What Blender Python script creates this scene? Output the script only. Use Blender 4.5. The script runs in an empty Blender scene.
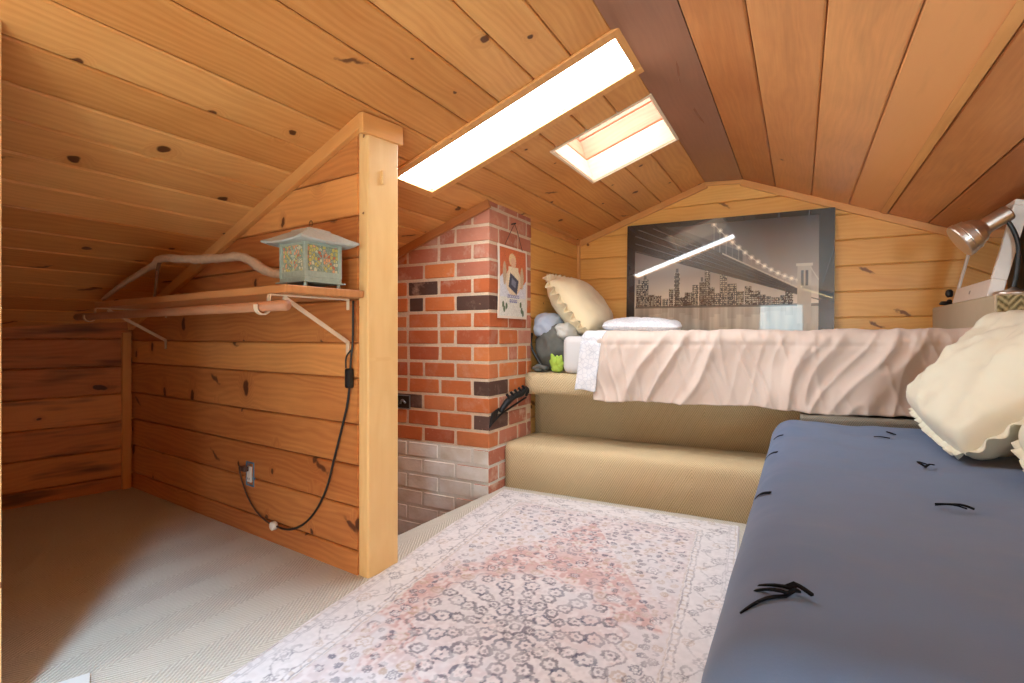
import bpy, bmesh, math, random
import numpy as np
from mathutils import Vector, Matrix, noise
random.seed(7)
C = bpy.context.scene.collection
PI = math.pi

# ------------------------------------------------------------------ helpers
def lin(r, g, b):
    f = lambda c: (c/255/12.92) if c/255 <= .04045 else ((c/255+.055)/1.055)**2.4
    return (f(r), f(g), f(b), 1)

class MB:
    def __init__(s):
        s.v = []; s.f = []; s.m = []; s.gc = []; s.col = []; s.rnd = []
    def add(s, vs, fs, mat=0, gc=None, col=(1, 1, 1), rnd=0.0):
        o = len(s.v)
        s.v += [tuple(x) for x in vs]
        s.f += [tuple(i+o for i in f) for f in fs]
        s.m += [mat]*len(fs)
        s.gc += [tuple(g) for g in gc] if gc is not None else [tuple(x) for x in vs]
        s.col += [tuple(col)]*len(vs) if not isinstance(col, list) else col
        s.rnd += [rnd]*len(vs)
        return s
    def build(s, name, mats, parent=None, loc=(0, 0, 0), rot=(0, 0, 0), smooth=False, bevel=0, seg=2, subsurf=0, solid=0, auto=None):
        me = bpy.data.meshes.new(name)
        me.from_pydata(s.v, [], s.f)
        if not isinstance(mats, (list, tuple)): mats = [mats]
        for m in mats: me.materials.append(m)
        me.polygons.foreach_set('material_index', s.m)
        a = me.attributes.new('gc', 'FLOAT_VECTOR', 'POINT'); a.data.foreach_set('vector', np.array(s.gc, 'f').ravel())
        a = me.attributes.new('rnd', 'FLOAT', 'POINT'); a.data.foreach_set('value', np.array(s.rnd, 'f'))
        a = me.attributes.new('col', 'FLOAT_COLOR', 'POINT')
        cc = np.ones((len(s.v), 4), 'f'); cc[:, :3] = np.array(s.col, 'f'); a.data.foreach_set('color', cc.ravel())
        bm = bmesh.new(); bm.from_mesh(me); bmesh.ops.recalc_face_normals(bm, faces=bm.faces); bm.to_mesh(me); bm.free()
        if smooth: me.polygons.foreach_set('use_smooth', [True]*len(me.polygons))
        me.update()
        o = bpy.data.objects.new(name, me); C.objects.link(o)
        o.location = loc; o.rotation_euler = rot
        if parent: o.parent = parent
        if bevel:
            md = o.modifiers.new('Bevel', 'BEVEL'); md.width = bevel; md.segments = seg; md.limit_method = 'ANGLE'; md.angle_limit = .6
        if solid:
            md = o.modifiers.new('Solidify', 'SOLIDIFY'); md.thickness = solid; md.offset = -1
        if subsurf:
            md = o.modifiers.new('Sub', 'SUBSURF'); md.levels = subsurf; md.render_levels = subsurf
        return o

def thing(name, label, cat, loc=(0, 0, 0), rot=(0, 0, 0), group=None):
    o = bpy.data.objects.new(name, None); C.objects.link(o)
    o.empty_display_size = .05
    o.location = loc; o.rotation_euler = rot
    return tag(o, label, cat, group)

def tag(o, label, cat, group=None):
    o['label'] = label; o['category'] = cat
    if group: o['group'] = group
    return o

def struct(o, label=None):
    o['kind'] = 'structure'
    if label: o['label'] = label
    return o

BOXF = [(0, 3, 2, 1), (4, 5, 6, 7), (0, 1, 5, 4), (1, 2, 6, 5), (2, 3, 7, 6), (3, 0, 4, 7)]
def box(mb, x0, x1, y0, y1, z0, z1, mat=0, col=(1, 1, 1), rnd=0.0, gc=None, M=None):
    vs = [(x0, y0, z0), (x1, y0, z0), (x1, y1, z0), (x0, y1, z0), (x0, y0, z1), (x1, y0, z1), (x1, y1, z1), (x0, y1, z1)]
    if gc == 'x': g = [(v[0]+rnd*9, v[1], v[2]) for v in vs]
    elif gc == 'y': g = [(v[1]+rnd*9, v[0], v[2]) for v in vs]
    elif gc == 'z': g = [(v[2]+rnd*9, v[0], v[1]) for v in vs]
    else: g = None
    if M is not None: vs = [tuple(M @ Vector(v)) for v in vs]
    mb.add(vs, BOXF, mat, g, col, rnd)

def frame_matrix(a, b, up=(0, 0, 1)):
    """x axis runs from a to b"""
    a = Vector(a); b = Vector(b); x = (b-a).normalized()
    y = Vector(up).cross(x)
    if y.length < 1e-4: y = Vector((0, 1, 0)).cross(x)
    y.normalize(); z = x.cross(y)
    return Matrix(((x.x, y.x, z.x, a.x), (x.y, y.y, z.y, a.y), (x.z, y.z, z.z, a.z), (0, 0, 0, 1))), (b-a).length

def bar(mb, a, b, w, t, mat=0, col=(1, 1, 1), rnd=0.0, up=(0, 0, 1)):
    M, L = frame_matrix(a, b, up)
    vs = [(x, y, z) for z in (-t/2, t/2) for (x, y) in ((0, -w/2), (L, -w/2), (L, w/2), (0, w/2))]
    mb.add([tuple(M @ Vector(v)) for v in vs], BOXF, mat, [(v[0]+rnd*9, v[1], v[2]) for v in vs], col, rnd)

def smooth_path(pts, n=6):
    P = [Vector(p) for p in pts]; out = []
    for i in range(len(P)-1):
        p0 = P[max(i-1, 0)]; p1 = P[i]; p2 = P[i+1]; p3 = P[min(i+2, len(P)-1)]
        for k in range(n):
            t = k/n
            out.append(.5*((2*p1)+(p2-p0)*t+(2*p0-5*p1+4*p2-p3)*t*t+(3*p1-p0-3*p2+p3)*t**3))
    out.append(P[-1]); return out

def tube(mb, pts, r, seg=10, mat=0, col=(1, 1, 1), n=1, rnd=0.0):
    P = smooth_path(pts, n) if n > 1 else [Vector(p) for p in pts]
    if not isinstance(r, (list, tuple)): R = [r]*len(P)
    else:
        R = [r[min(int(i/(len(P)-1)*(len(r)-1)), len(r)-2)]*(1-(i/(len(P)-1)*(len(r)-1)-min(int(i/(len(P)-1)*(len(r)-1)), len(r)-2)))
             + r[min(int(i/(len(P)-1)*(len(r)-1)), len(r)-2)+1]*(i/(len(P)-1)*(len(r)-1)-min(int(i/(len(P)-1)*(len(r)-1)), len(r)-2)) for i in range(len(P))]
    vs = []; fs = []; gc = []; up = None; L = 0
    for i, p in enumerate(P):
        t = (P[min(i+1, len(P)-1)]-P[max(i-1, 0)]).normalized()
        if up is None:
            up = Vector((0, 0, 1)) if abs(t.z) < .9 else Vector((1, 0, 0))
        x = up.cross(t)
        x.normalize(); y = t.cross(x); up = y
        if i: L += (P[i]-P[i-1]).length
        for k in range(seg):
            a = 2*PI*k/seg
            vs.append(p+(x*math.cos(a)+y*math.sin(a))*R[i]); gc.append((L, math.cos(a)*R[i], math.sin(a)*R[i]))
    for i in range(len(P)-1):
        for k in range(seg):
            fs.append((i*seg+k, i*seg+(k+1) % seg, (i+1)*seg+(k+1) % seg, (i+1)*seg+k))
    fs.append(tuple(range(seg-1, -1, -1))); fs.append(tuple((len(P)-1)*seg+k for k in range(seg)))
    mb.add(vs, fs, mat, gc, col, rnd)

def lathe(mb, prof, seg=32, mat=0, col=(1, 1, 1), M=None):
    vs = []; fs = []
    for (r, z) in prof:
        for k in range(seg):
            a = 2*PI*k/seg; vs.append(Vector((r*math.cos(a), r*math.sin(a), z)))
    if M is not None: vs = [M @ v for v in vs]
    for i in range(len(prof)-1):
        for k in range(seg):
            fs.append((i*seg+k, i*seg+(k+1) % seg, (i+1)*seg+(k+1) % seg, (i+1)*seg+k))
    fs.append(tuple(range(seg-1, -1, -1))); fs.append(tuple((len(prof)-1)*seg+k for k in range(seg)))
    mb.add(vs, fs, mat, None, col)

def grid(mb, nu, nv, fn, mat=0, gcf=None, cf=None):
    vs = []; gc = []; cols = []
    for j in range(nv+1):
        for i in range(nu+1):
            u = i/nu; v = j/nv
            vs.append(fn(u, v)); gc.append(gcf(u, v) if gcf else (u, v, 0))
            cols.append(cf(u, v) if cf else (1, 1, 1))
    fs = [(j*(nu+1)+i, j*(nu+1)+i+1, (j+1)*(nu+1)+i+1, (j+1)*(nu+1)+i) for j in range(nv) for i in range(nu)]
    mb.add(vs, fs, mat, gc, cols)

def planks(mb, O, U, V, N, u0, u1, seams, holes=(), t=.018, g=.0021, c=.0048, mat=0):
    """boards that run along U, laid side by side along V, face towards N"""
    O = Vector(O); U = Vector(U).normalized(); V = Vector(V).normalized(); N = Vector(N).normalized()
    def one(ua, ub, va, vb, ra, rb):
        pr = [(va+g, -t), (va+g, -c), (va+g+c, 0), (vb-g-c, 0), (vb-g, -c), (vb-g, -t)]
        vs = []; gc = []
        for u in (ua, ub):
            for (v, n) in pr:
                vs.append(O+U*u+V*v+N*n); gc.append((u+ra*23, v+rb*17, n))
        fs = [(i, i+1, i+7, i+6) for i in range(5)]+[(5, 0, 6, 11), (0, 5, 4, 3, 2, 1), (6, 7, 8, 9, 10, 11)]
        mb.add(vs, fs, mat, gc, (1, 1, 1), ra)
    for k in range(len(seams)-1):
        va, vb = sorted((seams[k], seams[k+1])); ra, rb = random.random(), random.random()
        hs = sorted([h for h in holes if h[2] < vb and h[3] > va])
        cur = u0
        for (h0, h1, hv0, hv1) in hs:
            if h0 > cur: one(cur, h0, va, vb, ra, rb)
            if hv0 > va+.006: one(h0, h1, va, hv0, ra, rb)
            if hv1 < vb-.006: one(h0, h1, hv1, vb, ra, rb)
            cur = h1
        if cur < u1: one(cur, u1, va, vb, ra, rb)

def cut(o, co, no):
    """slice off what lies beyond a plane"""
    bm = bmesh.new(); bm.from_mesh(o.data)
    r = bmesh.ops.bisect_plane(bm, geom=bm.verts[:]+bm.edges[:]+bm.faces[:], plane_co=co, plane_no=no, clear_outer=True)
    ed = [e for e in r['geom_cut'] if isinstance(e, bmesh.types.BMEdge)]
    bmesh.ops.holes_fill(bm, edges=ed, sides=0) if ed else None
    bm.to_mesh(o.data); bm.free(); o.data.update()

def fbm(p, o=3):
    return noise.fractal(Vector(p), 1.0, 2.0, o)

# ------------------------------------------------------------------ materials
class NT:
    def __init__(s, name):
        s.m = bpy.data.materials.new(name); s.m.use_nodes = True
        s.t = s.m.node_tree; s.bsdf = s.t.nodes['Principled BSDF']
    def n(s, typ, ins=None, **props):
        nd = s.t.nodes.new(typ)
        for k, v in props.items(): setattr(nd, k, v)
        for k, v in (ins or {}).items(): s.put(nd.inputs[k], v)
        return nd
    def put(s, sock, v):
        if isinstance(v, bpy.types.NodeSocket): s.t.links.new(v, sock)
        elif isinstance(v, bpy.types.Node): s.t.links.new(v.outputs[0], sock)
        else: sock.default_value = v
    def math(s, op, a, b=0.0, c=None, clamp=False):
        nd = s.n('ShaderNodeMath', {0: a, 1: b}, operation=op); nd.use_clamp = clamp
        if c is not None: s.put(nd.inputs[2], c)
        return nd.outputs[0]
    def attr(s, name):
        return s.n('ShaderNodeAttribute', attribute_name=name)
    def mix(s, f, a, b, blend='MIX'):
        nd = s.n('ShaderNodeMix', data_type='RGBA', blend_type=blend)
        s.put(nd.inputs['Factor'], f); s.put(nd.inputs['A'], a); s.put(nd.inputs['B'], b)
        return nd.outputs['Result']
    def ramp(s, f, stops, interp='LINEAR'):
        nd = s.n('ShaderNodeValToRGB', {0: f}); cr = nd.color_ramp; cr.interpolation = interp
        while len(cr.elements) > 1: cr.elements.remove(cr.elements[-1])
        cr.elements[0].position = stops[0][0]; cr.elements[0].color = stops[0][1]
        for p, c in stops[1:]:
            e = cr.elements.new(p); e.color = c
        return nd.outputs[0]
    def mapping(s, vec, scale=(1, 1, 1), loc=(0, 0, 0), rot=(0, 0, 0)):
        return s.n('ShaderNodeMapping', {'Vector': vec, 'Scale': scale, 'Location': loc, 'Rotation': rot}).outputs[0]
    def noise(s, vec, scale=5, detail=4, rough=.5, dist=0):
        return s.n('ShaderNodeTexNoise', {'Vector': vec, 'Scale': scale, 'Detail': detail, 'Roughness': rough, 'Distortion': dist}).outputs[0]
    def bump(s, h, strength=.3, dist=.01, normal=None):
        nd = s.n('ShaderNodeBump', {'Height': h, 'Strength': strength, 'Distance': dist})
        if normal is not None: s.put(nd.inputs['Normal'], normal)
        return nd.outputs[0]
    def out(s, **kw):
        for k, v in kw.items(): s.put(s.bsdf.inputs[k.replace('_', ' ')], v)
        return s.m

def wood(name, lo, hi, knot=(60, 30, 15), dens=.5, ksize=1.0, kstretch=1.0, streak=0.0, rough=.42, var=.5, spec=.4, kscale=3.2, kcross=1.0, ring=.12, grain=.5, spike=0.0):
    t = NT(name)
    gc = t.attr('gc').outputs['Vector']; rnd = t.attr('rnd').outputs['Fac']
    warp = t.noise(t.mapping(gc, (1.6, 5, 5)), 1.0, 2)
    sep = t.n('ShaderNodeSeparateXYZ', {0: gc})
    # knots
    kv = t.n('ShaderNodeCombineXYZ', {0: t.math('MULTIPLY', sep.outputs[0], kscale), 1: t.math('MULTIPLY', sep.outputs[1], kscale*kcross)}).outputs[0]
    kw = t.n('ShaderNodeVectorMath', {0: t.noise(kv, 5.0, 2), 1: (.14, .08, 0)}, operation='MULTIPLY')
    kv2 = t.n('ShaderNodeVectorMath', {0: kv, 1: kw.outputs[0]}, operation='ADD').outputs[0]
    vor = t.n('ShaderNodeTexVoronoi', {'Vector': kv2, 'Scale': 1.0, 'Randomness': .85}, voronoi_dimensions='2D', distance='EUCLIDEAN')
    dx = t.n('ShaderNodeVectorMath', {0: kv2, 1: vor.outputs['Position']}, operation='SUBTRACT').outputs[0]
    dm = t.n('ShaderNodeVectorMath', {0: dx, 1: (1.0, kstretch, 1.0)}, operation='MULTIPLY').outputs[0]
    dist = t.n('ShaderNodeVectorMath', {0: dm}, operation='LENGTH').outputs['Value']
    vc = t.n('ShaderNodeSeparateColor', {0: vor.outputs['Color']})
    pres = t.math('GREATER_THAN', vc.outputs[0], 1-dens)
    rad = t.math('MULTIPLY_ADD', vc.outputs[1], .045*ksize, .018*ksize)
    q = t.math('DIVIDE', dist, rad)
    core = t.math('MULTIPLY', t.math('SUBTRACT', 1.35, q, clamp=True), pres)
    core = t.math('MULTIPLY', core, 3.0, clamp=True)
    halo = t.math('MULTIPLY', t.math('SUBTRACT', 1.0, t.math('DIVIDE', dist, t.math('MULTIPLY', rad, 3.6)), clamp=True), pres)
    # grain, bent round the knots
    g2 = t.n('ShaderNodeCombineXYZ', {0: t.math('MULTIPLY', sep.outputs[0], 1.0),
        1: t.math('ADD', t.math('MULTIPLY', sep.outputs[1], 16), t.math('ADD', t.math('MULTIPLY', warp, 2.6), t.math('MULTIPLY', halo, 1.6))),
        2: t.math('MULTIPLY', sep.outputs[2], 10)}).outputs[0]
    gr = t.noise(g2, 1.0, 3, .6)
    fine = t.noise(t.mapping(gc, (5, 160, 160)), 1.0, 3, .6)
    rings = t.n('ShaderNodeTexWave', {'Vector': g2, 'Scale': .8, 'Distortion': 5.0, 'Detail': 2.0, 'Detail Scale': .8}, wave_type='BANDS', bands_direction='Y').outputs['Fac']
    f = t.math('ADD', t.math('MULTIPLY', t.math('SUBTRACT', gr, .5), grain), t.math('MULTIPLY_ADD', t.math('SUBTRACT', rings, .5), ring, .52))
    f = t.math('ADD', f, t.math('MULTIPLY', t.math('SUBTRACT', fine, .5), .22))
    f = t.math('ADD', f, t.math('MULTIPLY', t.math('SUBTRACT', rnd, .5), var), clamp=True)
    blot = t.noise(t.mapping(gc, (2.2, 4, 4), (1, 2, 3)), 1.0, 4, .6)
    f = t.math('ADD', f, t.math('MULTIPLY', t.math('SUBTRACT', blot, .5), .45), clamp=True)
    c = t.ramp(f, [(.18, lo), (.82, hi)])
    kcol = lin(*knot)
    if streak:
        sv = t.noise(t.mapping(gc, (1.3, 9, 9), (3.3, 7.1, 0)), 1.0, 3, .55)
        sm = t.ramp(sv, [(.555, (0, 0, 0, 1)), (.66, (1, 1, 1, 1))])
        c = t.mix(t.math('MULTIPLY', sm, streak), c, kcol)
    c = t.mix(t.math('MULTIPLY', halo, .55), c, lo)
    if spike:
        sv_ = t.mapping(kv2, (.8, .8, 1), (3.7, 1.3, 0), (0, 0, .5))
        v2 = t.n('ShaderNodeTexVoronoi', {'Vector': sv_, 'Scale': 1.0, 'Randomness': .9}, voronoi_dimensions='2D')
        d2 = t.n('ShaderNodeVectorMath', {0: sv_, 1: v2.outputs['Position']}, operation='SUBTRACT').outputs[0]
        d2 = t.n('ShaderNodeVectorMath', {0: d2, 1: (.30, 1.25, 1.0)}, operation='MULTIPLY').outputs[0]
        d2 = t.n('ShaderNodeVectorMath', {0: d2}, operation='LENGTH').outputs['Value']
        d2 = t.math('ADD', d2, t.math('MULTIPLY', t.math('SUBTRACT', t.noise(kv, 14, 2), .5), .05))
        p2 = t.math('GREATER_THAN', t.n('ShaderNodeSeparateColor', {0: v2.outputs['Color']}).outputs[0], 1-spike)
        m2 = t.math('MULTIPLY', t.math('MULTIPLY', t.math('SUBTRACT', .045, d2, clamp=True), 45.0, clamp=True), p2)
        h2 = t.math('MULTIPLY', t.math('MULTIPLY', t.math('SUBTRACT', .12, d2, clamp=True), 8.0, clamp=True), p2)
        c = t.mix(t.math('MULTIPLY', h2, .5), c, lo)
        c = t.mix(t.math('MULTIPLY', m2, .85), c, kcol)
    c = t.mix(t.math('MULTIPLY', core, .92), c, kcol)
    b = t.bump(t.math('ADD', fine, t.math('MULTIPLY', gr, .4)), .12, .002)
    return t.out(Base_Color=c, Roughness=t.math('MULTIPLY_ADD', gr, .15, rough-.07), Specular_IOR_Level=spec, Normal=b)

def plain(name, col, rough=.5, metal=0, bumpscale=0, bumpstr=.2, spec=.5, var=.12):
    t = NT(name)
    pos = t.n('ShaderNodeTexCoord').outputs['Object']
    nz = t.noise(pos, bumpscale or 30, 4)
    dk = tuple(x*(1-var) for x in col[:3])+(1,)
    t.out(Base_Color=t.mix(nz, dk, col), Roughness=rough, Metallic=metal, Specular_IOR_Level=spec)
    if bumpscale: t.out(Normal=t.bump(nz, bumpstr, .004))
    return t.m

def carpet(name, lo, hi, pitch=.02, period=.26, strength=.8, mixup=.75, coarse=False):
    t = NT(name)
    pos = t.n('ShaderNodeNewGeometry').outputs['Position']
    s = t.n('ShaderNodeSeparateXYZ', {0: pos})
    a = s.outputs[0]; b = t.math('ADD', s.outputs[1], s.outputs[2])
    zig = t.math('MULTIPLY', t.math('ABSOLUTE', t.math('SUBTRACT', t.math('FRACT', t.math('DIVIDE', a, period)), .5)), period*(1.7 if not coarse else 1.1))
    wob = t.math('MULTIPLY', t.noise(pos, 9, 2), .02)
    ph = t.math('MULTIPLY', t.math('ADD', t.math('ADD', b, zig), wob), 2*PI/pitch)
    rib = t.math('MULTIPLY_ADD', t.math('SINE', ph), .5, .5)
    knots = t.math('MULTIPLY_ADD', t.math('SINE', t.math('MULTIPLY', t.math('SUBTRACT', a, t.math('MULTIPLY', b, .6)), 2*PI/(pitch*.75))), .5, .5)
    fuzz = t.noise(pos, 260, 2)
    h = t.math('ADD', t.math('MULTIPLY', rib, .75), t.math('MULTIPLY', knots, .25))
    h = t.math('ADD', t.math('MULTIPLY', h, .7), t.math('MULTIPLY', fuzz, .5))
    big = t.noise(pos, 2.2, 3)
    f = t.math('ADD', t.math('MULTIPLY', h, mixup), t.math('MULTIPLY', big, 1-mixup), clamp=True)
    c = t.ramp(f, [(.25, lo), (.8, hi)])
    return t.out(Base_Color=c, Roughness=.95, Specular_IOR_Level=.1, Normal=t.bump(h, strength, .006))

def cloth(name, col, dark=None, scale=220, rough=.85, pattern=None, sheen=.2, spec=.25):
    t = NT(name)
    pos = t.n('ShaderNodeTexCoord').outputs['Object']
    nz = t.noise(pos, scale, 2); big = t.noise(pos, 4, 3)
    dark = dark or tuple(x*.86 for x in col[:3])+(1,)
    c = t.mix(t.math('MULTIPLY_ADD', big, .7, .1), dark, col)
    if pattern:
        v = t.n('ShaderNodeTexVoronoi', {'Vector': pos, 'Scale': pattern[0]}, feature='DISTANCE_TO_EDGE').outputs['Distance']
        m = t.ramp(v, [(.03, (1, 1, 1, 1)), (.09, (0, 0, 0, 1))])
        c = t.mix(t.math('MULTIPLY', m, pattern[2]), c, pattern[1])
    return t.out(Base_Color=c, Roughness=rough, Sheen_Weight=sheen, Specular_IOR_Level=spec, Normal=t.bump(nz, .15, .001))

def painted(name, rough=.8, spec=.3, coat=0, bump=0):
    t = NT(name)
    c = t.attr('col').outputs['Color']
    t.out(Base_Color=c, Roughness=rough, Specular_IOR_Level=spec, Coat_Weight=coat, Coat_Roughness=.02)
    if bump:
        pos = t.n('ShaderNodeTexCoord').outputs['Object']
        t.out(Normal=t.bump(t.noise(pos, 500, 2), bump, .002))
    return t.m

W = {}
W['ceil'] = wood('knotty_pine_ceiling', lin(196, 126, 62), lin(238, 178, 108), (78, 36, 18), dens=.55, ksize=.95, var=.45, rough=.4, kscale=3.6, ring=.10, grain=.36, spike=.25)
W['ceil_r'] = wood('clear_fir_ceiling', lin(176, 108, 60), lin(234, 168, 106), (120, 76, 50), dens=.03, ksize=.4, var=.9, rough=.36, streak=.15, ring=.05, grain=.3)
W['ridge'] = wood('ridge_board', lin(134, 88, 66), lin(172, 122, 94), (86, 54, 40), dens=.03, ksize=.4, var=.2, rough=.3, ring=.05, grain=.3)
W['back'] = wood('yellow_pine_wall', lin(222, 156, 76), lin(248, 198, 116), (112, 60, 26), dens=.4, ksize=.75, var=.4, rough=.4, kscale=3.8, ring=.12, grain=.35, spike=.15)
W['part'] = wood('knotty_pine_partition', lin(176, 100, 50), lin(230, 158, 90), (78, 34, 18), dens=.5, ksize=1.0, kstretch=.6, var=.5, rough=.45, kscale=3.6, ring=.12, grain=.45, spike=.18)
W['knee'] = wood('streaked_pine_wall', lin(182, 108, 62), lin(228, 160, 98), (66, 44, 40), dens=.25, ksize=1.2, kstretch=1.6, streak=.75, var=.5, rough=.5, kscale=2.4, ring=.1)
W['trim'] = wood('pine_trim', lin(204, 136, 72), lin(234, 174, 106), (90, 48, 24), dens=.25, ksize=.4, var=.3, rough=.4, ring=.1, grain=.3)
W['post'] = wood('pale_pine_post', lin(226, 176, 112), lin(244, 204, 142), (126, 74, 38), dens=.5, ksize=.6, var=.2, rough=.42, kscale=3.6, ring=.12, grain=.35)
W['shelf'] = wood('shelf_pine', lin(172, 108, 62), lin(214, 150, 94), (90, 45, 20), dens=.15, ksize=.5, var=.3, ring=.1)
W['rod'] = wood('closet_rod_wood', lin(164, 108, 74), lin(200, 142, 104), (120, 70, 40), dens=.05, ksize=.3, var=.2, ring=.05)
W['shaft'] = wood('bleached_pine', lin(222, 184, 150), lin(246, 226, 196), (150, 96, 60), dens=.3, ksize=.6, var=.5, ring=.08)

M = {}
M['carpet'] = carpet('berber_carpet', lin(186, 178, 164), lin(222, 217, 206))  # greyed to carry the cool daylight; the steps wear the same carpet
M['carpet_step'] = carpet('berber_carpet_step', lin(188, 162, 122), lin(240, 217, 176), pitch=.018, period=.9, strength=.9)  # floor carpet again, its tint warmed against the cool skylight
M['carpet_coarse'] = carpet('coarse_loop_carpet', lin(96, 82, 52), lin(190, 172, 128), pitch=.028, period=.07, strength=1.2, coarse=True, mixup=.9)
M['carpet_smooth'] = carpet('smooth_carpet', lin(180, 164, 136), lin(206, 192, 168), pitch=.012, period=.2, strength=.3, mixup=.3)
M['white'] = plain('white_enamel', lin(232, 222, 210), .4)
M['bracket'] = plain('cream_enamel', lin(226, 200, 170), .45)
M['black'] = plain('black_plastic', lin(22, 22, 24), .4)
M['cord'] = plain('black_cord', lin(30, 26, 26), .5)
M['cord_brown'] = plain('brown_cord', lin(88, 58, 48), .5)
M['iron'] = plain('black_iron', lin(34, 34, 38), .5, .4, 60, .5)
M['steel'] = plain('brushed_steel', lin(226, 216, 206), .34, 1.0, 0)
M['zinc'] = plain('zinc', lin(150, 160, 170), .4, .8)
M['outlet_box'] = plain('blue_outlet_box', lin(92, 130, 158), .6)
M['bark'] = plain('bleached_branch', lin(206, 168, 136), .8, 0, 60, .6, var=.35)
M['twig'] = plain('grey_twig', lin(120, 84, 66), .85, 0, 80, .6)
M['paper'] = plain('white_paper', lin(238, 238, 236), .8)
M['verdi'] = plain('verdigris_metal', lin(176, 186, 170), .6, .3, 70, .4, var=.35)
M['verdi_roof'] = plain('verdigris_roof', lin(198, 202, 194), .6, .3, 90, .5, var=.3)
M['copper'] = plain('copper_wire', lin(150, 100, 60), .35, .9)
M['mortar'] = plain('mortar', lin(226, 202, 174), .95, 0, 90, .9, var=.3)
M['white_mortar'] = plain('white_painted_mortar', lin(220, 216, 206), .8, 0, 90, .6)
M['pit'] = plain('stairwell_boards', lin(120, 72, 42), .7)
M['blue'] = cloth('slate_blue_cotton', lin(92, 111, 142), lin(82, 101, 132), sheen=.15)
M['tie'] = plain('black_ribbon', lin(8, 9, 14), .9, spec=.1)
M['pink'] = cloth('dusty_pink_cotton', lin(214, 196, 184), lin(202, 182, 170), sheen=.15)
M['sheet'] = cloth('white_patterned_cotton', lin(232, 232, 236), None, pattern=(38, lin(190, 192, 204), .55))
M['mattress'] = cloth('white_fitted_sheet', lin(228, 226, 226))
M['cream'] = cloth('cream_linen', lin(240, 224, 190), lin(230, 212, 174))
M['cream_pale'] = cloth('pale_cream_cotton', lin(230, 226, 206), lin(220, 216, 194))
M['bag_grey'] = plain('grey_bag_fabric', lin(112, 112, 106), .8, 0, 40, .4, var=.3)
M['bag_blue'] = plain('pale_blue_fabric', lin(180, 190, 208), .8, 0, 30, .3)
M['bag_white'] = plain('white_plastic_bag', lin(206, 204, 196), .5, 0, 20, .5)
M['green'] = plain('lime_green_felt', lin(170, 200, 80), .8)
M['mattr_base'] = plain('grey_mattress_ticking', lin(150, 150, 150), .9)

def brick_mat():
    t = NT('clay_brick')
    c = t.attr('col').outputs['Color']; gc = t.attr('gc').outputs['Vector']; rnd = t.attr('rnd').outputs['Fac']
    n1 = t.noise(gc, 14, 4); n2 = t.noise(gc, 60, 3)
    c2 = t.mix(t.math('MULTIPLY', n1, .55), c, t.mix(.5, c, lin(112, 60, 40)))
    sm = t.ramp(t.noise(gc, 9, 5, .7), [(.52, (0, 0, 0, 1)), (.66, (1, 1, 1, 1))])
    c3 = t.mix(t.math('MULTIPLY', sm, rnd), c2, lin(206, 172, 150))
    sp = t.ramp(n2, [(.70, (0, 0, 0, 1)), (.76, (1, 1, 1, 1))])
    c3 = t.mix(t.math('MULTIPLY', sp, .35), c3, lin(214, 176, 140))
    return t.out(Base_Color=c3, Roughness=.85, Specular_IOR_Level=.25, Normal=t.bump(t.math('ADD', n1, n2), .5, .004))
M['brick'] = brick_mat()
def glass_mat():
    t = NT('clear_glass')
    tr = t.n('ShaderNodeBsdfTransparent', {0: (.97, .985, .98, 1)}); gl = t.n('ShaderNodeBsdfGlossy', {'Roughness': .01})
    mx = t.n('ShaderNodeMixShader', {0: t.n('ShaderNodeFresnel', {'IOR': 1.3}), 1: tr, 2: gl})
    t.t.links.new(mx.outputs[0], t.t.nodes['Material Output'].inputs['Surface'])
    return t.m
M['glass'] = glass_mat()
def glow(name, col, s):
    t = NT(name)
    return t.out(Base_Color=(.9, .9, .88, 1), Emission_Color=col, Emission_Strength=s, Roughness=.5)
M['art'] = painted('printed_picture', .25, .5, 1.0); M['art'].node_tree.nodes['Principled BSDF'].inputs['Coat IOR'].default_value = 1.6
M['rug'] = painted('woven_rug', .95, .1, 0, .5)
M['print'] = painted('printed_card', .6, .3)

# ------------------------------------------------------------------ the room
YB = 3.82; YN = -2.2
TOPX, TOPZ, SL = -.566, 1.900, .354            # upper edge and pitch of the low roof side
RX, RZ, SR = -.335, 1.886, .40                # upper edge and pitch of the fir side
def zl(x): return TOPZ-SL*(TOPX-x)
def zr(x): return RZ-SR*(x-RX)
nl = Vector((SL, 0, -1)).normalized()        # faces into the room
nr = Vector((-SR, 0, -1)).normalized()
dl = Vector((-1, 0, -SL)).normalized()
dr = Vector((1, 0, -SR)).normalized()
cl = 1/math.sqrt(1+SL*SL); cr_ = 1/math.sqrt(1+SR*SR)

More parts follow.
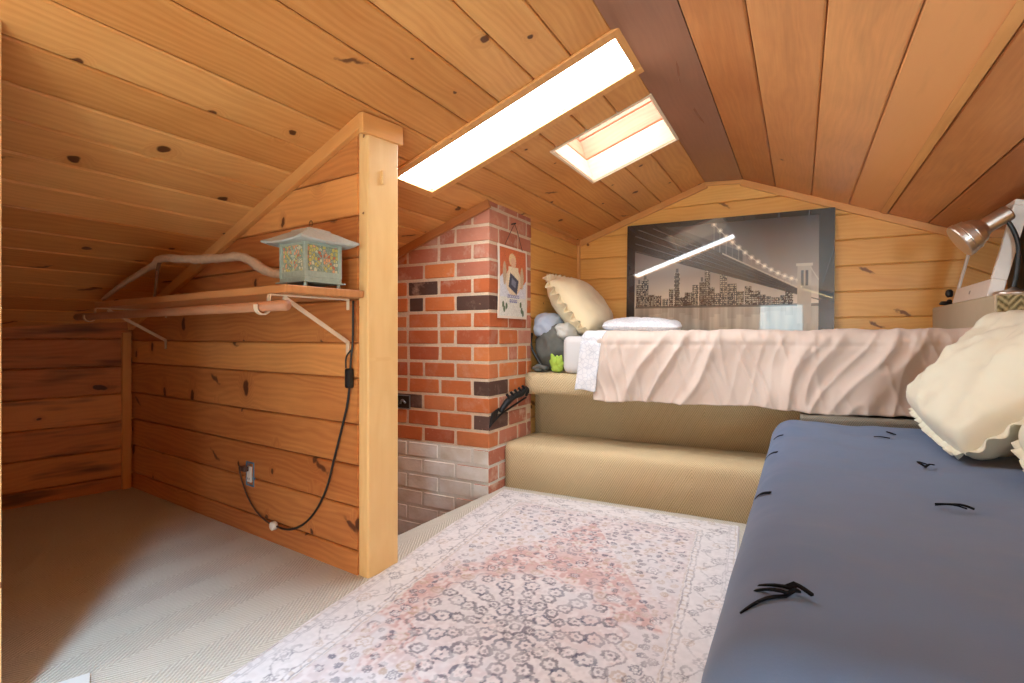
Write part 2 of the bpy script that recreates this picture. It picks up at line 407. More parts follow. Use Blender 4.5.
S1 = ((-.562-TOPX)/-1/cl+.006, (TOPX+1.552)/cl, 1.82, 2.04)       # skylight openings: s0, s1, y0, y1
S1 = (.006, (TOPX+1.552)/cl, 1.798, 2.050)
S2 = (.012, (TOPX+1.036)/cl, 2.315, 2.885)
mb = MB()
seams = [0]+[(TOPX-x)/cl for x in (-.718, -.863, -1.012, -1.156, -1.304, -1.452, -1.597, -1.743, -1.875, -2.02, -2.165, -2.31, -2.457, -2.60, -2.75, -2.895, -3.04, -3.19, -3.33, -3.48, -3.63, -3.78)]
planks(mb, (TOPX, 0, TOPZ), (0, 1, 0), dl, nl, YN-.05, YB+.05, seams, [(S1[2], S1[3], S1[0], S1[1]), (S2[2], S2[3], S2[0], S2[1])])
def slab(mb, O, V, Nn, s0, s1, y0, y1, d0, d1, holes=()):
    ys = sorted({y0, y1, *[h[2] for h in holes], *[h[3] for h in holes]}); ss = sorted({s0, s1, *[h[0] for h in holes], *[h[1] for h in holes]})
    for i in range(len(ys)-1):
        for j in range(len(ss)-1):
            ym = (ys[i]+ys[i+1])/2; sm = (ss[j]+ss[j+1])/2
            if any(h[2] < ym < h[3] and h[0] < sm < h[1] for h in holes): continue
            vs = [Vector(O)+V*s+Vector((0, y, 0))+Nn*d for d in (d0, d1) for (s, y) in ((ss[j], ys[i]), (ss[j+1], ys[i]), (ss[j+1], ys[i+1]), (ss[j], ys[i+1]))]
            mb.add(vs, BOXF, 0, [(v.y, v.x, v.z) for v in vs], (1, 1, 1), .5)
slab(mb, (TOPX, 0, TOPZ), dl, nl, 0, 3.45, YN-.05, YB+.05, -.05, -.0175, [tuple(h_+e_ for h_, e_ in zip(h, (-.02, .02, -.02, .02))) if h[0] > .05 else (0, h[1]+.02, h[2]-.02, h[3]+.02) for h in (S1, S2)])
struct(mb.build('ceiling_left', W['ceil']), 'knotty pine boards on the low roof slope')

mb = MB()
S3 = ((.02-RX)/cr_, (.50-RX)/cr_, -1.55, -.95)
rs = [0]+[(x-RX)/cr_ for x in (-.14, .062, .26, .452, .645, .84, 1.035, 1.23, 1.42, 1.6)]
planks(mb, (RX, 0, RZ), (0, 1, 0), dr, nr, YN-.05, YB+.05, rs, [(S3[2], S3[3], S3[0], S3[1])])
slab(mb, (RX, 0, RZ), dr, nr, 0, 2.05, YN-.05, YB+.05, -.05, -.0175, [S3])
struct(mb.build('ceiling_right', W['ceil_r']), 'reddish fir boards on the roof slope over the beds')
mb = MB()
o = RX+.128*cr_*0
batten0 = Vector((.414, 0, zr(.414)))
vs = [batten0+dr*s+nr*d+Vector((0, y, 0)) for d in (0.001, .007) for (s, y) in ((0.004, YN), (.036, YN), (.036, YB-.03), (.004, YB-.03))]
mb.add(vs, BOXF, 0, [(v.y, v.x, v.z) for v in vs], (1, 1, 1), .9)
struct(mb.build('trim_1', W['trim']), 'narrow batten along a fir ceiling seam')
mb = MB()
vs = []
for y in (YN-.05, YB+.05):
    vs += [(TOPX-.002, y, TOPZ-.002), (RX+.002, y, RZ-.002), (RX+.002, y, RZ+.05), (TOPX-.002, y, TOPZ+.05)]
mb.add(vs, [(0, 1, 5, 4), (1, 2, 6, 5), (2, 3, 7, 6), (3, 0, 4, 7), (0, 3, 2, 1), (4, 5, 6, 7)], 0, [(v[1], v[0], v[2]) for v in vs], (1, 1, 1), .4)
box(mb, TOPX+.002, RX+.14, YN-.05, YB+.05, 1.897, 1.96, gc='y', rnd=.4)  # unseen cover above the ridge board, added to stop light leaking in
struct(mb.build('trim_2', W['ridge']), 'dark flat ridge board')

# back gable wall
mb = MB()
zs = [.0, .17, .33, .488, .646, .804, .962, 1.120, 1.278, 1.436, 1.594, 1.752, 1.95]
planks(mb, (0, YB, 0), (1, 0, 0), (0, 0, 1), (0, -1, 0), -1.56, 1.36, zs)
box(mb, -1.56, 1.36, YB+.0175, YB+.05, 0, 1.95, gc='x', rnd=.5)
wb = struct(mb.build('wall_back', W['back']), 'yellow pine gable wall behind the bed')
for (co, no) in (((TOPX, 0, TOPZ+.01), -nl), ((RX, 0, RZ+.01), -nr), ((0, 0, RZ+.012), Vector((0, 0, 1)))): cut(wb, co, no)
# trim following the gable
mb = MB()
def gable_trim(pa, pb, w=.042, d=.022):
    a = Vector((pa[0], YB-d/2, pa[1])); b = Vector((pb[0], YB-d/2, pb[1]))
    n = (b-a).normalized(); perp = Vector((n.z, 0, -n.x)); perp = perp if perp.z < 0 else -perp
    bar(mb, a+perp*w/2, b+perp*w/2, d, w, rnd=random.random(), up=(0, 0, 1))
gable_trim((-1.49, zl(-1.49)), (TOPX, TOPZ))
gable_trim((TOPX, TOPZ-.002), (RX, RZ-.002), .025)
gable_trim((RX, RZ), (1.29, zr(1.29)))
struct(mb.build('trim_3', W['trim'], bevel=.003), 'pine strip where the gable wall meets the roof slopes')

# wall beside the chimney
XL = -1.50
mb = MB()
planks(mb, (XL, 0, 0), (0, 1, 0), (0, 0, 1), (1, 0, 0), 2.90, YB+.02, zs[:-2]+[1.60])
box(mb, XL-.05, XL-.0175, 2.90, YB+.02, 0, 1.6, gc='y', rnd=.5)
w_ = struct(mb.build('wall_left', W['back']), 'short pine wall between chimney and gable')
cut(w_, (TOPX, 0, TOPZ+.01), -nl)
mb = MB()
a = Vector((XL+.012, 2.46, zl(XL+.012)-.018)); b = Vector((XL+.012, YB-.02, zl(XL+.012)-.018))
bar(mb, a+Vector((.0, .5, 0)), b, .024, .036, rnd=.2)
box(mb, XL, XL+.022, YB-.022, YB, .6, zl(XL)-.03, gc='z', rnd=.3)
struct(mb.build('trim_4', W['trim'], bevel=.003), 'pine strips at the inner corner by the pillow')

# partition with the shelf: its own slightly skewed frame
P1 = Vector((-1.381, 1.390, 0)); AP = -math.atan2(.10858573, .99408709)
MP = Matrix.Translation(P1) @ Matrix.Rotation(AP, 4, 'Z')
E1 = Vector((math.cos(AP), math.sin(AP), 0)); E2 = Vector((-math.sin(AP), math.cos(AP), 0))
mb = MB()
pz = [-1.0, -.85, -.7, -.55, -.4, -.25, -.07, .085, .24, .388, .535, .70, .825, .98, 1.13, 1.28, 1.43, 1.62]
planks(mb, P1, E1, (0, 0, 1), -E2, -2.05, 0.0, pz)
planks(mb, P1+E2*.10, E1, (0, 0, 1), E2, -2.05, 0.0, pz)
box(mb, -2.05, 0, .0175, .0825, -1.0, 1.62, M=MP, gc='x')
wp = struct(mb.build('wall_partition', W['part']), 'knotty pine partition carrying the shelf')
cut(wp, (TOPX, 0, TOPZ+.012), -nl)
# trim: sloping strip on top of the partition, its return over the post
mb = MB()
def onslope(u, w):      # point of the low ceiling above partition coordinates
    p = MP @ Vector((u, w, 0)); return Vector((p.x, p.y, zl(p.x)))
a = onslope(-1.93, -.012); b = onslope(.053, -.012); d = Vector((0, 0, -.026))
bar(mb, a+d, b+d, .024, .05, rnd=.35)
a = onslope(.0535, -.024); b = onslope(.0535, .165)
dd = Vector((-.004, 0, -.040))
bar(mb, a+dd, b+dd, .022, .07, rnd=.8)
struct(mb.build('trim_5', W['trim'], bevel=.003), 'pine strip topping the partition and its post')
# post
mb = MB()
zt = zl((MP @ Vector((.025, .08, 0))).x)
box(mb, 0.0, .052, .006, .148, -.3, zt+.005, M=MP, gc='z', rnd=.77)
post = thing('wooden_post', 'pale pine post at the end of the shelf partition', 'post', tuple(P1))
# geometry of the post is in world coordinates; keep it under the post's base
po = mb.build('shaft', W['post'], bevel=.006); po.parent = post; po.location = -P1
cut(po, (TOPX, 0, TOPZ+.004), -nl)
mb = MB()
box(mb, .052, .062, .062, .074, 1.395, 1.445, M=MP, gc='z', rnd=.5)
pg = mb.build('wooden_peg', W['post'], parent=post, loc=-P1, bevel=.003)
pg['label'] = 'small pale wooden peg'

# knee wall of the alcove
K0 = Vector((-3.304, 1.60, 0)); K1 = Vector((-3.42, 1.05, 0)); kd = (K1-K0).normalized(); kn = Vector((-kd.y, kd.x, 0))
kn = kn if kn.x > 0 else -kn
mb = MB()
kz = [-.08, .073, .225, .375, .53, .683, .835, 1.0]
planks(mb, K0-kd*.05, kd, (0, 0, 1), kn, 0, 3.1, kz, g=.002)
vsb = [K0-kd*.05+kd*a_+kn*b_+Vector((0, 0, c_)) for c_ in (-.08, 1.0) for (a_, b_) in ((0, -.05), (3.1, -.05), (3.1, -.0175), (0, -.0175))]
mb.add(vsb, BOXF, 0, None, (1, 1, 1), .3)
wk = struct(mb.build('wall_alcove', W['knee']), 'low knee wall of streaked pine boards in the alcove')
cut(wk, (TOPX, 0, TOPZ+.012), -nl)
mb = MB()
a = K0+kn*.012+kd*.03; vv = [a+kd*p+kn*q+Vector((0, 0, z)) for z in (0, .87) for (p, q) in ((-.02, -.012), (.02, -.012), (.02, .012), (-.02, .012))]
mb.add(vv, BOXF, 0, [(v.z, v.x, v.y) for v in vv], (1, 1, 1), .3)
struct(mb.build('trim_6', W['trim'], bevel=.002), 'upright pine strip in the alcove corner')

# the wall end the picture's edge just shows, and the near gable with its window and an added side opening
XJ = -1.575
mb = MB()
planks(mb, (XJ, 0, 0), (0, 1, 0), (0, 0, 1), (1, 0, 0), YN, .47, [0, .15, .3, .45, .6, .75, .9, 1.05, 1.2, 1.35, 1.5, 1.65])
planks(mb, (XJ-.09, 0, 0), (0, 1, 0), (0, 0, 1), (-1, 0, 0), YN, .47, [0, .15, .3, .45, .6, .75, .9, 1.05, 1.2, 1.35, 1.5, 1.65])
box(mb, XJ-.0725, XJ-.0175, YN, .47, 0, 1.65, gc='y')
wj = struct(mb.build('wall_near', W['part'], ), 'pine wall beside the alcove opening')
cut(wj, (TOPX, 0, TOPZ+.012), -nl)
mb = MB()
box(mb, XJ-.10, XJ+.022, .466, .492, 0, 1.6, gc='z', rnd=.2)
oj = struct(mb.build('trim_7', W['post'], bevel=.003), 'jamb strip of the alcove opening'); cut(oj, (TOPX, 0, TOPZ-.002), -nl)

WIN = [(-.62, .07, .42, 1.58), (.70, 1.26, .32, 1.21)]  # second opening is made up, added to bring fill light to the ceiling
mb = MB()
def wall_with_windows(mb, y0, y1, x0, x1, z0, z1, wins):
    xs = sorted({x0, x1, *[w[0] for w in wins], *[w[1] for w in wins]}); zz = sorted({z0, z1, *[w[2] for w in wins], *[w[3] for w in wins]})
    for i in range(len(xs)-1):
        for j in range(len(zz)-1):
            xm = (xs[i]+xs[i+1])/2; zm = (zz[j]+zz[j+1])/2
            if any(w[0] < xm < w[1] and w[2] < zm < w[3] for w in wins): continue
            box(mb, xs[i], xs[i+1], y0, y1, zz[j], zz[j+1], gc='x', rnd=(j*.37) % 1)
wall_with_windows(mb, YN-.05, YN, -3.9, 1.36, -.05, 1.95, WIN)
wf = struct(mb.build('wall_front', W['back']), 'near gable wall with its window and an added side opening')
for (co, no) in (((TOPX, 0, TOPZ+.01), -nl), ((RX, 0, RZ+.01), -nr), ((0, 0, RZ+.012), Vector((0, 0, 1)))): cut(wf, co, no)
for k, w in enumerate(WIN):
    mb = MB(); f = .035
    box(mb, w[0], w[1], YN-.06, YN+.012, w[2], w[2]+f); box(mb, w[0], w[1], YN-.06, YN+.012, w[3]-f, w[3])
    box(mb, w[0], w[0]+f, YN-.06, YN+.012, w[2]+f, w[3]-f); box(mb, w[1]-f, w[1], YN-.06, YN+.012, w[2]+f, w[3]-f)
    fo = struct(mb.build('window_%d' % (k+1), M['white'], bevel=.003), 'white framed window in the near gable, the side one added for fill light')
    mb = MB(); box(mb, w[0]+f, w[1]-f, YN-.032, YN-.028, w[2]+f, w[3]-f)
    mb.build('pane', M['glass'], parent=fo)

# right knee wall
mb = MB()
planks(mb, (1.30, 0, 0), (0, 1, 0), (0, 0, 1), (-1, 0, 0), YN, YB, [0, .16, .32, .48, .64, .8, .96, 1.12, 1.28])
box(mb, 1.3175, 1.35, YN, YB, 0, 1.28, gc='y')
wr = struct(mb.build('wall_right', W['back']), 'low pine knee wall beside the beds'); cut(wr, (RX, 0, RZ+.012), -nr)

# floor with the stairwell left open
FX = -1.475
pts = [(-3.95, YN-.05), (1.36, YN-.05), (1.36, YB+.05), (-1.53, YB+.05), (-1.53, 2.46), (FX, 2.446), (-1.515, 1.52)]
q = [MP @ Vector((.05, .09, 0)), MP @ Vector((-2.3, .09, 0))]
pts += [(p.x, p.y) for p in q] + [(-3.95, 1.75)]
mb = MB(); n = len(pts)
mb.add([(x, y, 0) for x, y in pts]+[(x, y, -.06) for x, y in pts], [tuple(range(n)), tuple(range(2*n-1, n-1, -1))]+[(i, (i+1) % n, n+(i+1) % n, n+i) for i in range(n)])
struct(mb.build('floor', M['carpet']), 'beige looped carpet floor')
mb = MB()
box(mb, FX-.012, FX+.0, 1.50, 2.44, -1.2, -.06, gc='y'); box(mb, -3.9, FX, 1.4, 2.6, -1.25, -1.2, gc='y')
box(mb, -3.45, -3.4, 1.4, 3.0, -1.2, .9, gc='y')
struct(mb.build('wall_stairwell', M['pit']), 'boarded sides of the stairwell')

# ------------------------------------------------------------------ skylights
def ls(s, y, d): return Vector((TOPX, y, TOPZ))+dl*s+nl*d
def sbox(mb, s0, s1, y0, y1, d0, d1, mat=0, rnd=.5):
    vs = [ls(s, y, d) for d in (d0, d1) for (s, y) in ((s0, y0), (s1, y0), (s1, y1), (s0, y1))]
    mb.add(vs, BOXF, mat, [(v.y, v.x, v.z) for v in vs], (1, 1, 1), rnd)
def sframe(mb, a, wd, d0, d1, rnd=.5):
    sbox(mb, a[0]-wd, a[1]+wd, a[2]-wd, a[2], d0, d1, 0, rnd); sbox(mb, a[0]-wd, a[1]+wd, a[3], a[3]+wd, d0, d1, 0, rnd)
    sbox(mb, a[0]-wd, a[0], a[2], a[3], d0, d1, 0, rnd); sbox(mb, a[1], a[1]+wd, a[2], a[3], d0, d1, 0, rnd)
mb = MB(); sframe(mb, S1, .044, 0, .012, .8); sframe(mb, (S1[0]+.001, S1[1]-.001, S1[2]+.001, S1[3]-.001), .018, -.09, .0, .6)
sky1 = struct(mb.build('window_3', W['trim'], bevel=.003), 'long narrow skylight with a glowing frosted panel')
mb = MB(); sbox(mb, S1[0], S1[1], S1[2], S1[3], -.010, -.006)
M['diffuser'] = glow('frosted_skylight_panel', (.86, .95, 1.0, 1), 13.0)
mb.build('pane', M['diffuser'], parent=sky1)
# open shaft
mb = MB(); H2 = .30; wl = .018
planks(mb, ls(S2[0], S2[3]-.004, 0), dl, -nl, (0, -1, 0), 0, S2[1]-S2[0], [-.004, .135], t=.016)
planks(mb, ls(S2[0], S2[2]+.004, 0), dl, -nl, (0, 1, 0), 0, S2[1]-S2[0], [-.004, .135], t=.016)
planks(mb, ls(S2[1]-.004, 0, 0), (0, 1, 0), -nl, -dl, S2[2], S2[3], [-.004, .135], t=.016)
planks(mb, ls(S2[0]+.004, 0, 0), (0, 1, 0), -nl, dl, S2[2], S2[3], [-.004, .135], t=.016)
I_ = .004
for args in ((ls(S2[0], S2[3]-I_, 0), dl, -nl, (0, -1, 0), 0, S2[1]-S2[0]), (ls(S2[0], S2[2]+I_, 0), dl, -nl, (0, 1, 0), 0, S2[1]-S2[0]),
             (ls(S2[1]-I_, 0, 0), (0, 1, 0), -nl, -dl, S2[2], S2[3]), (ls(S2[0]+I_, 0, 0), (0, 1, 0), -nl, dl, S2[2], S2[3])):
    planks(mb, *args, [.135, .255, .30], t=.016, mat=1)
W['shaft_fir'] = wood('pink_fir_board', lin(196, 124, 96), lin(226, 164, 134), (150, 90, 60), dens=.1, ksize=.4, var=.3, ring=.1)
sky2 = struct(mb.build('window_4', [W['shaft'], W['shaft_fir']]), 'deep open skylight shaft lined with bleached boards')
mb = MB(); sframe(mb, S2, .012, -.002, .006, .7)
mb.build('frame', W['shaft'], parent=sky2)
mb = MB(); sbox(mb, S2[0]-.02, S2[1]+.02, S2[2]-.02, S2[3]+.02, -.306, -.300)
mb.build('pane', M['glass'], parent=sky2)

# skylight over the near end of the room
mb = MB()
def rs3(s, y, d): return Vector((RX, y, RZ))+dr*s+nr*d
for (a0, a1, b0, b1) in ((S3[0]-.04, S3[1]+.04, S3[2]-.04, S3[2]), (S3[0]-.04, S3[1]+.04, S3[3], S3[3]+.04), (S3[0]-.04, S3[0], S3[2], S3[3]), (S3[1], S3[1]+.04, S3[2], S3[3])):
    vs = [rs3(s_, y_, d_) for d_ in (-.06, .012) for (s_, y_) in ((a0, b0), (a1, b0), (a1, b1), (a0, b1))]
    mb.add(vs, BOXF, 0, [(v.y, v.x, v.z) for v in vs], (1, 1, 1), .5)
sky3 = struct(mb.build('window_5', W['trim'], bevel=.003), 'skylight in the fir slope near the entrance end')
mb = MB(); vs = [rs3(s_, y_, d_) for d_ in (-.05, -.045) for (s_, y_) in ((S3[0], S3[2]), (S3[1], S3[2]), (S3[1], S3[3]), (S3[0], S3[3]))]
mb.add(vs, BOXF); mb.build('pane', M['glass'], parent=sky3)

# ------------------------------------------------------------------ chimney
CY = 2.446; CX1 = -1.47; CD = 2.953; CH = .0935; ZW = .237; J = .014
mb = MB()
PAL = [(200, 112, 64), (212, 120, 66), (192, 102, 58), (206, 124, 78), (180, 94, 60), (216, 130, 76)]
def bcol(dark=False, pink=False):
    if dark: c = random.choice([(84, 64, 56), (98, 76, 68)])
    elif pink: c = random.choice([(196, 128, 104), (186, 116, 92), (204, 140, 116)])
    else: c = random.choice(PAL)
    return lin(*c)[:3]
def brick(x0, x1, y0, y1, z0, z1, mat, col, smear):
    j = lambda: random.uniform(-.0018, .0018)
    c = .004; off = random.uniform(0, 30)
    vs = []
    for z, k in ((z0, 0), (z0+c, 1), (z1-c, 1), (z1, 0)):
        e = 0 if k else c
        ch = c if k else c
        xs0, xs1, ys0, ys1 = x0+e+j(), x1-e+j(), y0+e+j(), y1-e+j()
        vs += [(xs0+ch, ys0, z), (xs1-ch, ys0, z), (xs1, ys0+ch, z), (xs1, ys1-ch, z), (xs1-ch, ys1, z), (xs0+ch, ys1, z), (xs0, ys1-ch, z), (xs0, ys0+ch, z)]
    fs = [tuple(range(7, -1, -1)), tuple(range(24, 32))]
    for r in range(3):
        for k in range(8): fs.append((r*8+k, r*8+(k+1) % 8, (r+1)*8+(k+1) % 8, (r+1)*8+k))
    mb.add(vs, fs, mat, [(v[0]+off, v[1]+off, v[2]) for v in vs], col, smear)
XE = -2.75
dark_front = {(3, 0): 'L', (4, 4): 1, (8, 1): 1}
row = -14
while ZW+row*CH < 1.70:
    z0 = ZW+row*CH+J/2; z1 = ZW+(row+1)*CH-J/2
    white = row < 0
    odd = row % 2
    top = row >= 10
    # corner brick
    cx, cy = (.212, .10) if odd == 0 else (.10, .212)
    dk = row in (1, 3, 8)
    col = bcol(dark=dk, pink=top); sm = .55 if top else .2
    if white: pass
    if row == 1: cx, cy = .10, .212; 
    brick(CX1-cx, CX1, CY, CY+cy, z0, z1, 0, bcol(pink=True) if white else col, .9 if white else sm)
    # front face
    x = CX1-cx-J
    while x > XE:
        L = random.choice([.212, .212, .212, .205, .10]) if not white else .212
        dkk = (not white) and random.random() < .03
        brick(x-L, x, CY+random.uniform(-.002, .002), CY+.10, z0, z1, 1 if white else 0,
              (1, 1, 1) if white else bcol(dark=dkk, pink=top and random.random() < .7), 0 if white else (.5 if row > 8 else .15))
        x -= L+J
    # chimney cheek
    y = CY+cy+J
    while y < CD-.02:
        L = min(.212 if random.random() < .8 else .10, CD-y)
        low = row < 3
        brick(CX1-.10, CX1+random.uniform(-.002, .002), y, y+L, z0, z1, 0, bcol(pink=low or top or random.random() < .25, dark=random.random() < .04), .9 if low else (.7 if top else .35))
        y += L+J
    row += 1
t = NT('white_painted_brick')
gcn = t.attr('gc').outputs['Vector']
n_ = t.noise(gcn, 7, 4); t.out(Base_Color=t.ramp(n_, [(.3, lin(206, 194, 176)), (.6, lin(232, 228, 222))]), Roughness=.7, Normal=t.bump(t.noise(gcn, 40, 4), .4, .004))
M['white_brick'] = t.m
chim = thing('brick_chimney', 'red brick chimney breast, painted white below, beside the carpeted steps', 'chimney', (CX1, CY, 0))
bo = mb.build('brick', [M['brick'], M['white_brick']], parent=chim, loc=(-CX1, -CY, 0))
cut(bo, (TOPX, 0, TOPZ+.004), -nl)
# white paint on the front of the corner bricks below the red courses: thin coat on the face
mb = MB()
e = .003
box(mb, XE, CX1-e, CY+e, CD, ZW, 1.7, 0); box(mb, XE, CX1-e, CY+e, CD, -1.2, ZW, 1)
mo = mb.build('mortar', [M['mortar'], M['white_mortar']], parent=chim, loc=(-CX1, -CY, 0))
cut(mo, (TOPX, 0, TOPZ+.004), -nl)
mb = MB()
r_ = -1
while ZW+r_*CH > -.6:
    L = .212 if r_ % 2 == 0 else .10
    z0 = ZW+r_*CH+J/2; box(mb, CX1-L+.004, CX1-.003, CY-.0035, CY-.0005, z0+.003, z0+CH-J-.003, 0); r_ -= 1
mb.build('paint', M['white_brick'], parent=chim, loc=(-CX1, -CY, 0), bevel=.001)
# wooden strips where the chimney meets the roof
mb = MB()
a = Vector((CX1+.01, CY-.012, zl(CX1+.01)-.024)); b = Vector((XE, CY-.012, zl(XE)-.024))
bar(mb, a, b, .022, .046, rnd=.1)
struct(mb.build('trim_8', W['shelf'], bevel=.003), 'sloping pine strip along the top of the brickwork')

# metal box set in the brickwork
ob = thing('junction_box', 'open metal box set into the brickwork just past the post', 'electrical box', (-2.055, CY-.004, .462))
mb = MB()
for (x0, x1, z0, z1) in ((-.05, .05, -.04, -.036), (-.05, .05, .036, .04), (-.05, -.046, -.036, .036), (.046, .05, -.036, .036)): box(mb, x0, x1, -.006, .002, z0, z1)
mb.build('box', M['zinc'], parent=ob)
mb = MB(); box(mb, -.046, .046, -.001, .001, -.036, .036); mb.build('recess', M['black'], parent=ob)
mb = MB(); tube(mb, [(-.02, -.004, -.01), (0, -.012, .012), (.022, -.010, -.006)], .006, n=6); mb.build('wire', M['zinc'], parent=ob, smooth=True)

# iron hook/tool leaning on the brick cheek
it = thing('iron_bracket', 'black iron scroll bracket fixed on the chimney cheek above the low step', 'bracket', (CX1+.008, 2.44, .36)); it.scale = (1, .95, 1)
mb = MB()
tube(mb, [(0, .00, .005), (.004, .12, .055), (.008, .28, .09), (.01, .43, .12)], .006, n=5)
mb.build('rail', M['iron'], parent=it, smooth=True)
mb = MB(); box(mb, -.004, .004, -.005, .075, -.005, .075)
for v in range(len(mb.v)):
    x, y, z = mb.v[v]; mb.v[v] = (x, y+.03*(z > .03), z+(y > .05)*.02 if z > .03 else z+(y > .05)*.05)
mb.build('plate', M['iron'], parent=it, bevel=.002)
mb = MB()
tube(mb, [(.012, .10, .075), (.02, .17, .12), (.024, .25, .145), (.024, .34, .155), (.02, .40, .175), (.02, .43, .16), (.016, .42, .13)], [.012, .02, .017, .02, .016, .012, .008], n=6)
for k in range(5): tube(mb, [(.014, .16+.05*k, .11+.010*k), (.03, .17+.05*k, .14+.008*k), (.022, .155+.05*k, .165+.008*k)], .008, n=4, seg=6)
mb.build('scroll', M['iron'], parent=it, smooth=True)

# hanging picture card
cy0, cy1, cz0, cz1 = 2.522, 2.872, .950, 1.362
hp = thing('hanging_print', 'small illustrated card hung by a string on the chimney cheek', 'picture', (CX1+.008, (cy0+cy1)/2, cz0))
nx, ny = 90, 110
cw, chh = cy1-cy0, cz1-cz0
U, V = np.meshgrid(np.linspace(0, 1, nx+1), np.linspace(0, 1, ny+1))
img = np.zeros((ny+1, nx+1, 3)); img[:] = lin(206, 112, 72)[:3]
def put(mask, rgb, a=1.0):
    c = np.array(lin(*rgb)[:3]); img[mask] = img[mask]*(1-a)+c*a
rngn = np.random.RandomState(3)
put(V < .52+.10*np.sin(U*7), (214, 214, 220)); put(V < .30, (222, 220, 210))
put(((U-.5)/.26)**2+((V-.52)/.2)**2 < 1, (226, 206, 176)); put((abs(U-.5) < .17) & (V > .52) & (V < .72), (232, 216, 184))
put(((U-.2)/.06)**2+((V-.62)/.16)**2 < 1, (196, 170, 140)); put(((U-.80)/.06)**2+((V-.58)/.16)**2 < 1, (206, 180, 148))
put(((U-.47)/.12)**2+((V-.82)/.09)**2 < 1, (226, 196, 150)); put(((U-.5)/.09)**2+((V-.78)/.07)**2 < 1, (222, 180, 148))
put((abs(U-.52+(.55-V)*.3) < .16) & (abs(V-.49+(U-.5)*.35) < .11), (74, 76, 92))
put((abs(U-.52+(.55-V)*.3) < .08) & (abs(V-.50+(U-.5)*.35) < .05), (128, 132, 150))
for cx_, cyv in ((.2, .13), (.27, .17), (.16, .19), (.80, .12), (.76, .2), (.85, .08)):
    put(((U-cx_)/.035)**2+((V-cyv)/.045)**2 < 1, (96, 112, 84))
for (va, vb, ua, ub, nn) in ((.285, .335, .29, .72, 6), (.225, .27, .37, .64, 4)):      # two rows of blue lettering, too worn to read
    gl = ((U-ua)/(ub-ua)*nn) % 1
    put((V > va) & (V < vb) & (U > ua) & (U < ub) & ((gl < .28) | ((gl < .8) & ((V > vb-.012) | (V < va+.012))) | ((gl > .6) & (gl < .8) & (rngn.rand(ny+1, nx+1) > .3))), (84, 88, 158), .85)
img = np.clip(img*(1+.10*rngn.randn(ny+1, nx+1, 1)), 0, 1)
put((U < .045) | (U > .955) | (V < .03) | (V > .97), (232, 216, 198))
mb = MB()
vs = []; cols = []
for j in range(ny+1):
    for i in range(nx+1): vs.append((.003+.004*math.sin(j/ny*3), (i/nx-.5)*cw, j/ny*chh)); cols.append(tuple(img[j, i]))
mb.add(vs, [(j*(nx+1)+i, j*(nx+1)+i+1, (j+1)*(nx+1)+i+1, (j+1)*(nx+1)+i) for j in range(ny) for i in range(nx)], 0, None, cols)
mb.build('card', M['print'], parent=hp, solid=.003)
mb = MB()
tube(mb, [(.006, -.10, chh+.002), (.012, -.03, chh+.10), (.014, 0, chh+.135), (.012, .035, chh+.10), (.006, .11, chh-.004)], .002, seg=6)
mb.build('string', M['cord_brown'], parent=hp)
mb = MB(); tube(mb, [(-.012, 0, chh+.135), (.022, 0, chh+.138)], .004, seg=8); mb.build('nail', M['iron'], parent=hp)

# ------------------------------------------------------------------ steps and platforms
def rounded_profile_box(mb, x0, x1, pts, r=.03, n=6):
    """extrude a rounded (y,z) outline along x"""
    P = []
    for i, p in enumerate(pts):
        rr = p[2] if len(p) > 2 else 0
        a = Vector(pts[i-1][:2]); b = Vector(p[:2]); c = Vector(pts[(i+1) % len(pts)][:2])
        if rr == 0: P.append(b); continue
        d1 = (a-b).normalized(); d2 = (c-b).normalized()
        for k in range(n+1):
            t_ = k/n; p0 = b+d1*rr; p2 = b+d2*rr
            P.append((1-t_)**2*p0+2*t_*(1-t_)*b+t_*t_*p2)
    m = len(P); nx_ = 40
    vs = []; fs = []
    for k in range(nx_+1):
        x = x0+(x1-x0)*k/nx_
        for p in P: vs.append((x, p.x+.003*fbm((x*5, p.x*5, p.y*5)), p.y+.003*fbm((x*5+9, p.x*5, p.y*5))))
    for k in range(nx_):
        for i in range(m): fs.append((k*m+i, k*m+(i+1) % m, (k+1)*m+(i+1) % m, (k+1)*m+i))
    fs.append(tuple(range(m-1, -1, -1))); fs.append(tuple(nx_*m+i for i in range(m)))
    mb.add(vs, fs)
mb = MB()
rounded_profile_box(mb, -1.463, -.01, [(2.612, 0), (3.0, 0), (3.0, .248), (2.612, .248, .05)])
st = mb.build('carpeted_step', M['carpet_step'], smooth=True, loc=(0, 0, 0))
tag(st, 'low step wrapped in tan looped carpet, edged by the patterned rug', 'step')
mb = MB()
rounded_profile_box(mb, -1.463, .655, [(2.862, .495, .055), (2.862, .628, .055), (3.79, .628), (3.79, .0), (3.0, 0), (3.0, .495)])
tag(mb.build('carpeted_platform', M['carpet_step'], smooth=True), 'tan carpeted platform with a padded nosing under the pink covered bed', 'platform')
mb = MB()
rounded_profile_box(mb, .0, .65, [(2.735, 0), (2.99, 0), (2.99, .49), (2.735, .49, .02)])
tag(mb.build('carpeted_block', carpet('grey_carpet', lin(118, 110, 98), lin(158, 150, 136), pitch=.014, period=.5), smooth=True), 'grey carpeted block between the platform and the blue bed', 'platform')
mb = MB()
box(mb, .662, 1.295, 2.690, 3.80, 0, 1.012)
lg = mb.build('carpeted_ledge', M['carpet_smooth'], bevel=.012); tag(lg, 'tall beige carpeted ledge in the corner holding lamp and monitor', 'ledge')
mb = MB(); box(mb, .668, 1.29, 2.680, 2.692, .01, 1.006)
fp = mb.build('front_panel', M['carpet_coarse'], parent=lg, bevel=.004); fp['label'] = 'coarse ribbed carpet front'

